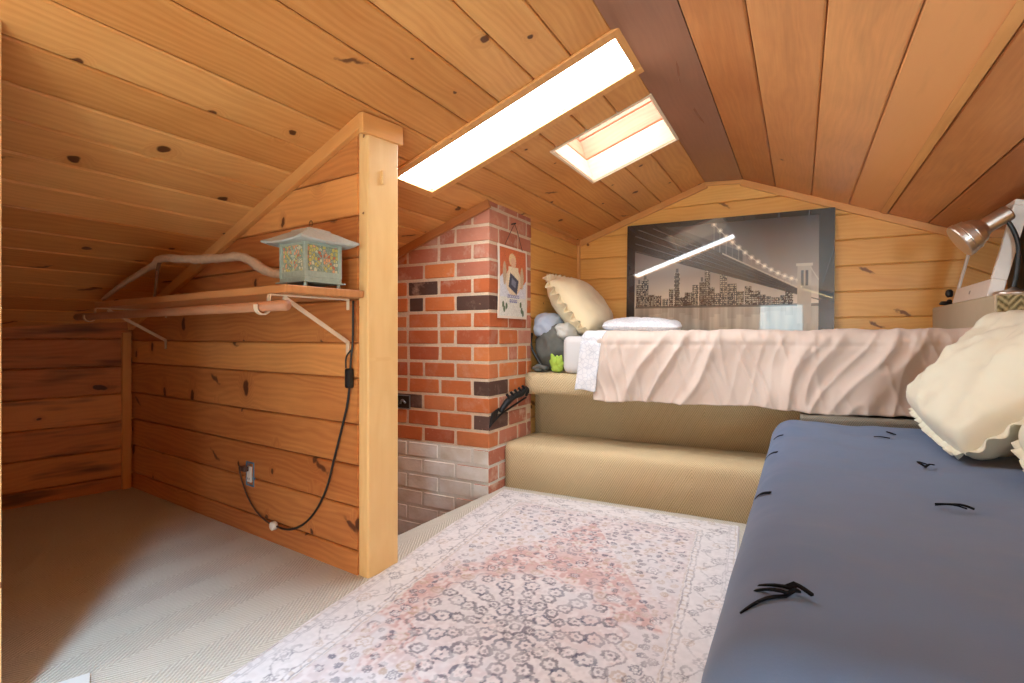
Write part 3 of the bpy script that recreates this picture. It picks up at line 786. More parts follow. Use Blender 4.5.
# ------------------------------------------------------------------ rug
RW, RL = 500, 640
ul = np.linspace(0, 1, RW+1); vl = np.linspace(0, 1, RL+1)
RUGW, RUGL = 1.18, 2.30
UU, VV = np.meshgrid(ul*RUGW, vl*RUGL)
rs_ = np.random.RandomState(11)
def smooth_noise(nx_, ny_, shape):
    g = rs_.rand(ny_+2, nx_+2)
    yy = np.linspace(0, ny_, shape[0]); xx = np.linspace(0, nx_, shape[1])
    yi = yy.astype(int); xi = xx.astype(int); fy = (yy-yi)[:, None]; fx = (xx-xi)[None]
    fy = fy*fy*(3-2*fy); fx = fx*fx*(3-2*fx)
    a = g[yi][:, xi]; b = g[yi][:, xi+1]; c = g[yi+1][:, xi]; d = g[yi+1][:, xi+1]
    return (a*(1-fx)+b*fx)*(1-fy)+(c*(1-fx)+d*fx)*fy
shp = UU.shape
UU = UU+.010*(smooth_noise(60, 110, shp)-.5)+.004*(smooth_noise(200, 380, shp)-.5); VV = VV+.010*(smooth_noise(60, 110, shp)-.5)+.004*(smooth_noise(200, 380, shp)-.5)
n1 = smooth_noise(6, 12, shp); n2 = smooth_noise(24, 50, shp); n3 = smooth_noise(120, 200, shp)
rose = np.array(lin(208, 164, 158)[:3]); pale = np.array(lin(222, 218, 222)[:3]); ink_ = np.array(lin(112, 108, 122)[:3]); navy = np.array(lin(88, 92, 116)[:3]); tanc = np.array(lin(190, 168, 150)[:3]); offw = np.array(lin(232, 228, 230)[:3])
BW = .17
du = np.minimum(UU, RUGW-UU); dv = np.minimum(VV, RUGL-VV); dd_ = np.minimum(du, dv)
cu, cv = RUGW/2, RUGL*.47
X = UU-cu; Y = VV-cv
R = np.hypot(X, Y*.92); TH = np.arctan2(Y, X)
field = dd_ > BW
f1 = np.clip((n1*.55+n2*.45-.36)*4.2, 0, 1)[..., None]
rug = pale*(1-f1*.75)+rose*f1*.75
rug = np.where(field[..., None], rug, offw*.97)
fcorner = (np.abs(X)/.42+np.abs(Y)/.80) > 1.18
rug = np.where((field & fcorner)[..., None], rug*.3+pale*.7, rug)
def ink(mask, c, a):
    a = a*np.clip(.35+1.1*n2, .25, 1)
    m = mask[..., None]*a[..., None]
    rug[:] = rug*(1-m)+c*m
# medallion: rings of petals
ink((R < .30+.02*np.cos(16*TH)) & (R > .005), pale, np.full(shp, .75))
for (rr, k, ps, c) in ((.045, 8, .016, ink_), (.09, 8, .024, navy), (.135, 16, .018, ink_), (.185, 16, .022, ink_), (.235, 16, .026, navy), (.29, 24, .020, ink_), (.335, 16, .018, tanc)):
    for i in range(k):
        a0 = 2*PI*(i+.5*(k == 16))/k
        px, py = rr*math.cos(a0), rr*math.sin(a0)/.92
        q_ = np.hypot(X-px, Y-py); th = np.arctan2(Y-py, X-px)
        rad_ = ps*(1+.10*np.cos(7*th))
        ink((np.abs(q_-rad_) < .0055), c, np.full(shp, .8)); ink(q_ < .006, c, np.full(shp, .7))
ink(np.abs(R-.014) < .004, ink_, np.full(shp, .8))
ink((np.abs(R-.315-.018*np.cos(16*TH)) < .004), ink_, np.full(shp, .55))
# florets, leaves and scrolls across the field, mirrored about the middle
def floret(px, py, ps, c, k=6, a=.75):
    x0, x1 = int((px-ps*2.2)/RUGW*RW), int((px+ps*2.2)/RUGW*RW)+2; y0, y1 = int((py-ps*2.2)/RUGL*RL), int((py+ps*2.2)/RUGL*RL)+2
    x0, y0 = max(x0, 0), max(y0, 0)
    if x1 <= x0 or y1 <= y0: return
    sl = (slice(y0, y1), slice(x0, x1))
    xx = UU[sl]-px; yy = VV[sl]-py
    if xx.size == 0: return
    q_ = np.hypot(xx, yy); th = np.arctan2(yy, xx)
    m = (np.abs(q_-ps*(1+.13*np.cos((k+2)*th))) < max(.0030, ps*.16)) | (np.abs(q_-ps*.45) < .0022)
    lt = (q_ < ps*.85) & (q_ > ps*.4)
    w_ = (a*np.clip(.35+1.1*n2[sl], .25, 1))[..., None]
    rug[sl] = rug[sl]*(1-.5*lt[..., None])+offw*.5*lt[..., None]
    rug[sl] = rug[sl]*(1-m[..., None]*w_)+c*m[..., None]*w_
def scroll(px, py, ps, ang, c, a=.6):
    x0, x1 = max(int((px-ps*1.5)/RUGW*RW), 0), int((px+ps*1.5)/RUGW*RW)+2; y0, y1 = max(int((py-ps*1.5)/RUGL*RL), 0), int((py+ps*1.5)/RUGL*RL)+2
    sl = (slice(y0, y1), slice(x0, x1)); xx = UU[sl]-px; yy = VV[sl]-py
    if xx.size == 0: return
    q_ = np.hypot(xx, yy); th = (np.arctan2(yy, xx)-ang) % (2*PI)
    m = (np.abs(q_-ps*(.35+.65*th/(2*PI))) < .0040) & (th < 5)
    w_ = (a*np.clip(.3+1.1*n2[sl], .2, 1))[..., None]
    rug[sl] = rug[sl]*(1-m[..., None]*w_)+c*m[..., None]*w_
cand = []
for _ in range(5200):
    px = rs_.uniform(BW+.02, cu); py = rs_.uniform(BW+.02, RUGL-BW-.02)
    if math.hypot(px-cu, (py-cv)*.92) < .36: continue
    ps = rs_.choice([.008, .011, .016, .023], p=[.38, .3, .2, .12])
    if any((px-a)**2+(py-b)**2 < (ps*1.25+s_*1.25+.003)**2 for a, b, s_ in cand): continue
    cand.append((px, py, ps))
for px, py, ps in cand:
    c = [ink_, navy, tanc, ink_][rs_.randint(4)]
    if rs_.rand() < .68:
        k = rs_.randint(4, 8)
        floret(px, py, ps, c, k); floret(RUGW-px, py, ps, c, k)
    else:
        an = rs_.rand()*6.28
        scroll(px, py, ps*1.5, an, c); scroll(RUGW-px, py, ps*1.5, PI-an, c)
# border: guard stripes, a running vine and its flowers
for (d0, w_, c, a) in ((.012, .0035, tanc, .5), (.034, .0025, ink_, .35), (.042, .0025, ink_, .3), (.142, .003, ink_, .55), (.160, .003, ink_, .55), (.168, .0025, tanc, .5)):
    ink(np.abs(dd_-d0) < w_, c, np.full(shp, a))
al = np.where(du < dv, VV, UU)
inb = (dd_ > .046) & (dd_ < .14)
ink(inb & (np.abs(dd_-.092-.026*np.sin(al*2*PI/.17)) < .0035), ink_, np.full(shp, .45))
ink((dd_ > .145) & (dd_ < .157) & (np.abs((al % .03)-.015) < .004), tanc, np.full(shp, .6))
ink((dd_ > .016) & (dd_ < .032) & (np.abs((al % .04)-.02) < .006), ink_, np.full(shp, .35))
for i in range(int(RUGL/.085)):
    p = .06+i*.085; s_ = .022 if i % 2 else .015
    off = .092+(-.024 if i % 2 else .024)
    for q_ in (off, RUGW-off):
        floret(q_, p, s_, [ink_, navy, tanc][i % 3], 7, .55); scroll(q_+.01, p+.04, .02, i, ink_, .45)
for i in range(int(RUGW/.085)):
    p = .06+i*.085; s_ = .022 if i % 2 else .015
    off = .092+(-.024 if i % 2 else .024)
    for q_ in (off, RUGL-off):
        floret(p, q_, s_, [ink_, navy, tanc][i % 3], 7, .55); scroll(p+.04, q_, .02, i, ink_, .45)
rug = rug*(.93+.10*(n3-.5))[..., None]
worn = np.clip((n2*.5+n3*.5-.52)*3, 0, .6)[..., None]
rug = rug*(1-worn)+offw*.95*worn
ink(dd_ < .010, offw, np.full(shp, .9))
# corners on the floor
A_, B_ = Vector((-1.435, 2.548, 0)), Vector((-.235, 2.545, 0))
D_, C_ = Vector((-1.195, .30, 0)), Vector((-.06, .28, 0))
mb = MB()
def rugp(u, v):
    p = (D_*(1-u)+C_*u)*(1-v)+(A_*(1-u)+B_*u)*v
    z = .009+.0015*fbm((p.x*6, p.y*6, 0))
    e = min(u, 1-u)*RUGW; e2 = min(v, 1-v)*RUGL
    if min(e, e2) < .004: z = .002
    w_ = .004*math.sin(p.y*9) if u < .01 else 0
    return (p.x+w_, p.y, z)
vs = [rugp(u, v) for v in vl for u in ul]
cols = [tuple(c) for c in np.clip(rug, 0, 1).reshape(-1, 3)]
n = RW+1
mb.add(vs, [(j*n+i, j*n+i+1, (j+1)*n+i+1, (j+1)*n+i) for j in range(RL) for i in range(RW)], 0, None, cols)
ro = mb.build('patterned_rug', M['rug'], smooth=True)
tag(ro, 'faded rose and grey oriental rug with a floral medallion on the carpet', 'rug')

# sheet of paper at the picture's lower edge
mb = MB()
grid(mb, 8, 8, lambda u, v: (-1.62+u*.10+v*.05, .545+v*.12-u*.045, .003+.006*u*v))
tag(mb.build('paper_sheet', M['paper'], solid=.001), 'small white sheet of paper lying on the alcove carpet', 'paper')

# ------------------------------------------------------------------ shelf on the partition
SH = thing('wall_shelf', 'pine shelf on cream metal brackets along the partition', 'shelf', tuple(P1), (0, 0, AP))
SZ0, SZ1, SW = .983, 1.009, -.30
mb = MB(); box(mb, -1.53, .038, SW, -.001, SZ0, SZ1, gc='x', rnd=.55)
sb = mb.build('board', W['shelf'], parent=SH, bevel=.004)
for u in (-.045, -1.50):
    br = bpy.data.objects.new('bracket', None); C.objects.link(br); br.parent = SH; br.location = (u, 0, 0)
    mb = MB()
    box(mb, -.008, .008, SW+.0, -.002, SZ0-.006, SZ0)
    box(mb, -.008, .008, -.006, -.002, SZ0-.04, SZ0-.006)
    mb.build('arm', M['bracket'], parent=br, bevel=.002)
    mb = MB()
    bar(mb, (0, SW+.045, SZ0-.008), (0, -.006, SZ0-.155), .014, .008, up=(1, 0, 0))
    box(mb, -.008, .008, -.008, -.002, SZ0-.20, SZ0-.15)
    mb.build('brace', M['bracket'], parent=br, bevel=.002)
    mb = MB()
    pr = [(SW+.0, SZ0-.003), (SW-.004, SZ0-.012), (SW-.004, SZ0-.045), (SW-.008, SZ0-.058), (SW-.022, SZ0-.066), (SW-.038, SZ0-.062), (SW-.046, SZ0-.05), (SW-.047, SZ0-.036)]
    P_ = smooth_path([(0, y, z) for y, z in pr], 4)
    for i in range(len(P_)-1): bar(mb, P_[i], P_[i+1]+(P_[i+1]-P_[i])*.2, .016, .004, up=(1, 0, 0)) if False else None
    vs = []; fs = []
    for i, p in enumerate(P_):
        t_ = (P_[min(i+1, len(P_)-1)]-P_[max(i-1, 0)]).normalized(); nn = Vector((0, -t_.z, t_.y))
        for sx, sn in ((-.009, -.002), (.009, -.002), (.009, .002), (-.009, .002)): vs.append((sx, p.y+nn.y*sn, p.z+nn.z*sn))
    for i in range(len(P_)-1):
        for k in range(4): fs.append((i*4+k, i*4+(k+1) % 4, (i+1)*4+(k+1) % 4, (i+1)*4+k))
    fs += [(3, 2, 1, 0), tuple(len(P_)*4-4+k for k in range(4))]
    mb.add(vs, fs); mb.build('hook', M['bracket'], parent=br)
mb = MB(); tube(mb, [(-1.66, SW-.025, SZ0-.042), (-1.2, SW-.025, SZ0-.042), (-.6, SW-.025, SZ0-.042), (.085, SW-.025, SZ0-.042)], .016, seg=20)
rod = mb.build('closet_rod', W['rod'], loc=tuple(P1), rot=(0, 0, AP), smooth=True)
tag(rod, 'round wooden closet rod cradled by the hooks below the shelf', 'rod')

# lantern
LC = (-.045, -.155)
lp = MP @ Vector((LC[0], LC[1], SZ1+.001))
LN = thing('metal_lantern', 'square verdigris lantern with a pagoda roof on the shelf end', 'lantern', tuple(lp), (0, 0, AP))
LN.scale = (.74, .74, .90)
hb = .088
for sx in (-1, 1):
    for sy in (-1, 1):
        mb = MB(); lathe(mb, [(.008, 0), (.010, .004), (.007, .012), (.007, .016)], 12, M=Matrix.Translation((sx*.085, sy*.085, 0))); mb.build('foot', M['verdi'], parent=LN, smooth=True)
mb = MB(); box(mb, -.108, .108, -.108, .108, .014, .019); box(mb, -.095, .095, -.095, .095, .019, .034)
mb.build('base', M['verdi'], parent=LN, bevel=.003)
mb = MB()
for sx in (-1, 1):
    for sy in (-1, 1): box(mb, sx*hb-.008, sx*hb+.008, sy*hb-.008, sy*hb+.008, .034, .165)
for s in (-1, 1):
    box(mb, -hb, hb, s*hb-.006, s*hb+.006, .034, .056); box(mb, -hb, hb, s*hb-.006, s*hb+.006, .150, .165)
    box(mb, s*hb-.006, s*hb+.006, -hb, hb, .034, .056); box(mb, s*hb-.006, s*hb+.006, -hb, hb, .150, .165)
mb.build('frame', M['verdi'], parent=LN, bevel=.002)
t = NT('stained_mosaic')
gp = t.n('ShaderNodeTexCoord').outputs['Object']
vo = t.n('ShaderNodeTexVoronoi', {'Vector': gp, 'Scale': 75.0})
ed = t.n('ShaderNodeTexVoronoi', {'Vector': gp, 'Scale': 75.0}, feature='DISTANCE_TO_EDGE').outputs['Distance']
vs_ = t.n('ShaderNodeSeparateColor', {0: vo.outputs['Color']}).outputs[0]
cc_ = t.ramp(vs_, [(0, lin(206, 196, 160)), (.3, lin(196, 178, 96)), (.5, lin(222, 156, 110)), (.65, lin(196, 104, 66)), (.8, lin(146, 156, 132)), (1, lin(236, 214, 190))], 'CONSTANT')
t.out(Base_Color=t.mix(t.ramp(ed, [(.05, (1, 1, 1, 1)), (.12, (0, 0, 0, 1))]), cc_, lin(120, 134, 122)), Roughness=.3)
for s in (-1, 1):
    for ax in (0, 1):
        mb = MB()
        if ax: box(mb, -hb+.008, hb-.008, s*(hb-.003)-.0015, s*(hb-.003)+.0015, .056, .150)
        else: box(mb, s*(hb-.003)-.0015, s*(hb-.003)+.0015, -hb+.008, hb-.008, .056, .150)
        pn = mb.build('panel', t.m, parent=LN)
        mb = MB()      # little tree cut from metal
        def pt(a, z): return (a, s*(hb+.0005), z) if ax else (s*(hb+.0005), a, z)
        tube(mb, [pt(0, .056), pt(0, .135)], .0025, seg=6)
        for (a_, z_) in ((.035, .075), (.05, .10), (.038, .125), (.02, .142)):
            for sg in (-1, 1): tube(mb, [pt(0, z_-.025), pt(sg*a_*.6, z_-.01), pt(sg*a_, z_)], .0018, seg=6, n=3)
        mb.build('tree_motif', M['verdi'], parent=pn)
mb = MB()
prof = [(.150, .160), (.152, .166), (.118, .178), (.085, .196), (.062, .206), (.058, .212), (.030, .222), (.012, .226)]
vs = []; fs = []
for r, z in prof:
    nn = 8
    for k in range(4):
        for j in range(nn):
            t_ = j/nn*2-1
            a = [(t_, -1), (1, t_), (-t_, 1), (-1, -t_)][k]
            lift = .010*(abs(t_)**3)*(r/.15)**2
            vs.append((a[0]*r, a[1]*r, z+lift-.004*(r > .14)))
m_ = 32
for i in range(len(prof)-1):
    for k in range(m_): fs.append((i*m_+k, i*m_+(k+1) % m_, (i+1)*m_+(k+1) % m_, (i+1)*m_+k))
fs += [tuple(range(m_-1, -1, -1)), tuple((len(prof)-1)*m_+k for k in range(m_))]
mb.add(vs, fs); rf = mb.build('roof', M['verdi_roof'], parent=LN)
mb = MB(); tube(mb, [(.012*math.cos(a), 0, .238+.014*math.sin(a)) for a in [i*PI/8 for i in range(17)]], .0022, seg=8); mb.build('ring', M['copper'], parent=LN, smooth=True)

# bleached branch lying on the shelf
BR = thing('dry_branch', 'bleached crooked branch resting on the shelf beside the lantern', 'branch', tuple(P1), (0, 0, AP))
mb = MB()
bw = -.22
bp = [(-1.46, -.285, 1.020), (-1.40, -.285, 1.036), (-1.29, -.28, 1.070), (-1.21, -.275, 1.092), (-1.10, -.265, 1.122), (-.99, -.255, 1.150), (-.94, -.25, 1.174), (-.84, -.23, 1.166), (-.72, -.20, 1.158), (-.60, -.175, 1.156), (-.49, -.15, 1.152), (-.42, -.145, 1.128), (-.35, -.14, 1.094), (-.28, -.13, 1.076), (-.215, -.125, 1.070), (-.19, -.12, 1.026)]
tube(mb, bp, [.008, .010, .011, .012, .013, .015, .015, .016, .017, .018, .016, .018, .018, .017, .016, .014], n=5, seg=10)
for i, v in enumerate(mb.v):
    k = 1+.0; mb.v[i] = (v[0], v[1]+.004*fbm((v[0]*22, v[1]*30, v[2]*30)), v[2]+.005*fbm((v[0]*22+5, v[1]*30, v[2]*30)))
mb.build('stem', M['bark'], parent=BR, smooth=True)
mb = MB()
tube(mb, [(-.95, -.25, 1.165), (-.97, -.252, 1.12), (-.985, -.25, 1.07), (-1.0, -.25, 1.012)], [.009, .007, .006, .006], n=4, seg=8)
tube(mb, [(-.967, -.252, 1.125), (-.945, -.262, 1.115)], .005, seg=6)
mb.build('twig', M['twig'], parent=BR, smooth=True)

# cord, switch and outlet on the partition
OUT = thing('wall_outlet', 'electrical outlet in a blue box low on the partition', 'outlet', tuple(MP @ Vector((-.70, 0, .257))), (0, 0, AP))
mb = MB()
for (x0, x1, z0, z1) in ((-.03, .03, -.052, -.046), (-.03, .03, .046, .052), (-.03, -.025, -.046, .046), (.025, .03, -.046, .046)): box(mb, x0, x1, -.004, .006, z0, z1)
box(mb, -.025, .025, .001, .004, -.046, .046)
mb.build('box', M['outlet_box'], parent=OUT, bevel=.001)
mb = MB(); box(mb, -.017, .017, -.009, .0, -.034, .034); rc = mb.build('receptacle', M['white'], parent=OUT, bevel=.004)
mb = MB()
for z in (-.018,): box(mb, -.007, -.005, -.0098, -.0085, z-.004, z+.004); box(mb, .005, .007, -.0098, -.0085, z-.004, z+.004)
mb.build('slot', M['black'], parent=rc)
mb = MB()
for z in (-.041, .041):
    mb = MB(); lathe(mb, [(.004, 0), (.004, .003)], 10, M=Matrix.Translation((0, -.006, z)) @ Matrix.Rotation(PI/2, 4, 'X')); mb.build('screw', M['zinc'], parent=OUT)
CD_ = thing('power_cord', 'black cord with an inline switch looping down the partition to the outlet', 'cord', tuple(P1), (0, 0, AP))
mb = MB()
cp = [(-.006, -.012, .975), (-.006, -.014, .83), (-.012, -.016, .775), (-.016, -.016, .735)]
tube(mb, cp, .004, n=6, seg=8)
tube(mb, [(-.022, -.016, .665), (-.040, -.012, .60), (-.078, -.010, .50), (-.116, -.010, .40), (-.158, -.010, .29), (-.22, -.012, .195), (-.295, -.014, .128), (-.365, -.016, .094), (-.42, -.018, .083), (-.47, -.018, .083)], .0042, n=6, seg=8)
tube(mb, [(-.010, -.018, .80), (-.034, -.02, .775), (-.036, -.02, .735)], .003, n=5, seg=6)
mb.build('cable', M['cord'], parent=CD_, smooth=True)
mb = MB(); box(mb, -.036, -.010, -.028, -.004, .665, .735); sw = mb.build('switch', M['black'], parent=CD_, bevel=.006)
mb = MB(); lathe(mb, [(.012, -.012), (.017, -.008), (.017, .008), (.012, .012)], 20, M=Matrix.Translation((-.492, -.02, .082)) @ Matrix.Rotation(PI/2, 4, 'X')); mb.build('tap', M['white'], parent=CD_, smooth=True)
mb = MB()
tube(mb, [(-.505, -.018, .082), (-.57, -.012, .088), (-.64, -.010, .112), (-.70, -.010, .156), (-.735, -.012, .205), (-.757, -.014, .25), (-.757, -.018, .285), (-.728, -.024, .286)], .0032, n=6, seg=8)
mb.build('lead', M['cord_brown'], parent=CD_, smooth=True)
mb = MB(); box(mb, -.735, -.695, -.030, -.0095, .270, .292); mb.build('plug', M['cord_brown'], parent=CD_, bevel=.004)

# ------------------------------------------------------------------ picture of the bridge
PX0, PX1, PZ0, PZ1 = -1.108, .180, .655, 1.640
pw, ph = PX1-PX0, PZ1-PZ0
nx, ny = 520, 400
U, V = np.meshgrid(np.linspace(0, 1, nx+1), np.linspace(0, 1, ny+1))
rp = np.random.RandomState(5)
def sn(a, b): 
    g = rp.rand(b+2, a+2); yy = np.linspace(0, b, ny+1); xx = np.linspace(0, a, nx+1); yi = yy.astype(int); xi = xx.astype(int)
    fy = (yy-yi)[:, None]; fx = (xx-xi)[None]; return (g[yi][:, xi]*(1-fx)+g[yi][:, xi+1]*fx)*(1-fy)+(g[yi+1][:, xi]*(1-fx)+g[yi+1][:, xi+1]*fx)*fy
img = np.zeros((ny+1, nx+1, 3))
hz = .40
tt = np.clip((V-hz)/(1-hz), 0, 1)[..., None]
lowc = np.array(lin(214, 200, 180)[:3]); midc = np.array(lin(150, 138, 128)[:3]); topc = np.array(lin(34, 40, 50)[:3])
img[:] = np.where(tt < .35, lowc*(1-tt/.35)+midc*(tt/.35), midc*(1-(tt-.35)/.65)+topc*((tt-.35)/.65))
img *= (.9+.2*sn(8, 6))[..., None]
# water with streaked reflections
wt = V < hz
st_ = sn(40, 3)*.6+sn(90, 6)*.4
img[wt] = (np.array(lin(196, 186, 168)[:3])*(.45+.75*st_[..., None]))[wt]
def pset(m, c, a=1.0): img[m] = img[m]*(1-a)+np.array(lin(*c)[:3])*a
# skyline: towers with lit windows
x = .055
wn = sn(260, 170)
heights = [.17, .20, .09, .08, .06, .13, .24, .07, .10, .15, .17, .31, .13, .09, .27, .15, .10, .20, .15, .11, .09, .08, .10]
k = 0
while x < .80:
    w_ = rp.uniform(.022, .045); h_ = heights[k % len(heights)]*(1-.35*(x > .6)); k += 1
    m = (U > x) & (U < x+w_) & (V > hz) & (V < hz+h_)
    tone = rp.uniform(34, 84); pset(m, (tone, tone*.95, tone*.9))
    if h_ > .15: pset((U > x+w_*.3) & (U < x+w_*.7) & (V > hz+h_) & (V < hz+h_+.03), (96, 90, 84))
    if h_ > .28: pset((np.abs(U-x-w_/2) < .004) & (V > hz+h_) & (V < hz+h_+.09), (190, 180, 165))
    gx = ((U-x)/w_*5) % 1; gy = ((V-hz)*70) % 1
    pset(m & (gx > .3) & (gx < .8) & (gy > .35) & (wn > .45), (226, 212, 186), .8)
    pset((U > x) & (U < x+w_) & (V < hz-.01) & (V > hz-.01-h_*.5), (110, 104, 96), .25)
    x += w_*rp.uniform(.8, 1.15)
pset((np.abs(V-hz) < .008) & (U > .05) & (U < .96), (60, 56, 52), .8)
# the bridge: deck seen from below, far tower, cables with lamps
def line_y(u, p, q): return p[1]+(q[1]-p[1])*(u-p[0])/(q[0]-p[0])
dt, db = line_y(U, (.44, .80), (.88, .485)), line_y(U, (.10, .785), (.88, .455))
shade = (V > db) & (V < line_y(U, (.10, 1.05), (.70, .70))) & (U < .6)
pset(shade, (58, 54, 54), .8); pset(shade & (((V-db)*9+U*3) % 1 < .07), (58, 54, 54), .7)
deck = (V < dt) & (V > db) & (U < .885)
deck2 = deck & (U > .02)
pset(deck2, (38, 32, 30)); pset(deck2 & (((V-db)/(dt-db+1e-6)*5 % 1) < .12), (120, 106, 94), .8)
pset((np.abs(V-dt) < .005) & (U > .50) & (U < .89), (206, 190, 166), .7)
pset(np.abs(V-db) < .004, (46, 40, 38), .8)
cab = .55+1.6*np.clip((.885-U), 0, 1)**1.6
pset((np.abs(V-cab) < .004) & (U > .40) & (U < .89), (210, 200, 184), .8)
for i in range(14):
    u0 = .46+i*.030; vv = .55+1.6*max(0, .885-u0)**1.6
    d_ = line_y(u0, (.44, .80), (.88, .485))
    pset((np.abs(U-u0) < .0016) & (V < vv) & (V > d_), (150, 140, 130), .6)
    pset(np.hypot((U-u0)*pw, (V-vv)*ph) < .009, (250, 240, 220))
    pset((np.hypot((U-u0)*pw, (V-vv)*ph) < .018), (240, 226, 200), .3)
pset((U > .845) & (U < .905) & (V > .28) & (V < .66), (178, 166, 148)); pset((U > .86) & (U < .872) & (V > .52) & (V < .62), (70, 64, 60)); pset((U > .88) & (U < .892) & (V > .52) & (V < .62), (70, 64, 60))
pset((U > .84) & (U < .91) & (V > .645) & (V < .665), (200, 188, 168))
pset((np.abs(V-(.64-2.6*np.clip(U-.90, 0, 1)+6*np.clip(U-.90, 0, 1)**2)) < .006) & (U > .90), (200, 188, 168), .8)
# black band either side and on top
pset((U < .045) | (U > .935), (14, 13, 14)); pset(V > .965, (20, 20, 22))
BP = thing('bridge_picture', 'large glossy night picture of a bridge and skyline standing behind the bed', 'picture', ((PX0+PX1)/2, YB-.03, PZ0), (math.radians(-.9), math.radians(.5), 0))
mb = MB()
vs = []; cols = []
for j in range(ny+1):
    for i in range(nx+1): vs.append(((i/nx-.5)*pw, -.026, j/ny*ph)); cols.append(tuple(np.clip(img[j, i], 0, 1)))
mb.add(vs, [(j*(nx+1)+i, j*(nx+1)+i+1, (j+1)*(nx+1)+i+1, (j+1)*(nx+1)+i) for j in range(ny) for i in range(nx)], 0, None, cols)
mb.build('print', M['art'], parent=BP)
mb = MB(); box(mb, -pw/2, pw/2, -.0255, -.002, 0, ph); mb.build('backing', M['black'], parent=BP, bevel=.001)

# ------------------------------------------------------------------ the bed under the picture
mb = MB()
BX0, BX1, BY0, BY1, BZ0, BZ1 = -1.235, .64, 2.885, 3.735, .630, .850
mb2 = MB(); box(mb2, BX0, BX1, BY0, BY1, BZ0, BZ1)
mt = mb2.build('mattress', M['mattress'], bevel=.04, seg=5, smooth=True)
tag(mt, 'white sheeted mattress on the carpeted platform', 'mattress')

def drape(name, mat, x0, x1, yb, yf, ztop, zhem, r, nu, nv, wr, seed, hem=.01, thick=.012, puff=0.0, parent=None, shift=None, tfold=1.0):
    """cloth lying on a bed and hanging over its front edge"""
    Lt = (yf+r); Ltop = yb-Lt; La = r*PI/2; Ld = ztop-r-zhem; tot = Ltop+La+Ld
    def f(u, v):
        x = x0+(x1-x0)*u; s = v*tot
        if s < Ltop: y, z, n_ = yb-s, ztop, Vector((0, 0, 1)); h = 0
        elif s < Ltop+La:
            a = (s-Ltop)/r; y, z = Lt-r*math.sin(a), ztop-r+r*math.cos(a); n_ = Vector((0, -math.sin(a), math.cos(a))); h = a/(PI/2)*.5
        else:
            d = s-Ltop-La; y, z = yf, ztop-r-d; n_ = Vector((0, -1, 0)); h = .5+.5*d/Ld
        z += hem*fbm((x*3+seed, 0, 0))*max(0, h-.3)
        q_ = Vector((x*1.0, 0, 0))
        # slanting creases that fan down the front
        sd = s-Ltop
        tilt = .55+.35*noise.noise(Vector((x*1.1, seed, 0)))
        ac = x+sd*tilt; lo_ = sd-x*tilt*.5
        bend = .10*noise.noise(Vector((x*2.3+seed, sd*2.6, 1.7)))
        r1 = max(0, 1-abs(noise.noise(Vector(((ac+bend)*5.2, seed, lo_*1.1))))*3.2)
        r2 = max(0, 1-abs(noise.noise(Vector(((ac+bend*.8)*10.5, seed+4, lo_*1.9))))*2.8)
        r3 = max(0, 1-abs(noise.noise(Vector(((x-sd*.25+bend*.5)*13, seed+8, sd*2.4))))*3.0)
        cr4 = fbm((x*3+seed, s*3, 3), 3)
        mask = .55+.6*noise.noise(Vector((x*1.9+2, sd*1.5, seed+2)))
        am = wr*(.25+1.0*min(1, h*1.6))
        d_ = am*((r1**1.5)*.75+(r2**1.6)*.42*mask+(r3**1.5)*.24*(1-mask*.5)+cr4*.38)
        if 0 < sd < .16: d_ += .006*noise.noise(Vector((x*30, sd*10, seed)))*math.sin(PI*sd/.16)-.006*math.exp(-((sd-.085)/.010)**2)
        d_ += puff*math.exp(-((s-Ltop+.02)/.10)**2)*(.7+.4*fbm((x*2.6, seed, 7)))
        flare = .025*h*h
        p = Vector((x, y-flare, z))+n_*d_
        if shift: p = shift(p, u, v, h)
        return tuple(p)
    mb_ = MB(); grid(mb_, nu, nv, f)
    return mb_.build(name, mat, smooth=True, solid=thick, parent=parent)
cf = drape('pink_comforter', M['pink'], -1.015, .648, 3.70, 2.845, .862, .500, .05, 300, 140, .034, 4.2, hem=.03, puff=.02)
tag(cf, 'crumpled dusty pink comforter hanging over the platform edge', 'comforter')
def sh(p, u, v, h):
    return Vector((p.x-.06*max(0, h-.2)*(.9), p.y, p.z+.005*h*math.sin(u*5)))
ss_ = drape('patterned_sheet', M['sheet'], -1.075, -.955, 3.55, 2.828, .880, .545, .05, 30, 110, .008, 9.5, hem=.004, thick=.008, shift=sh)
tag(ss_, 'white patterned sheet hanging down beside the pink comforter', 'sheet')

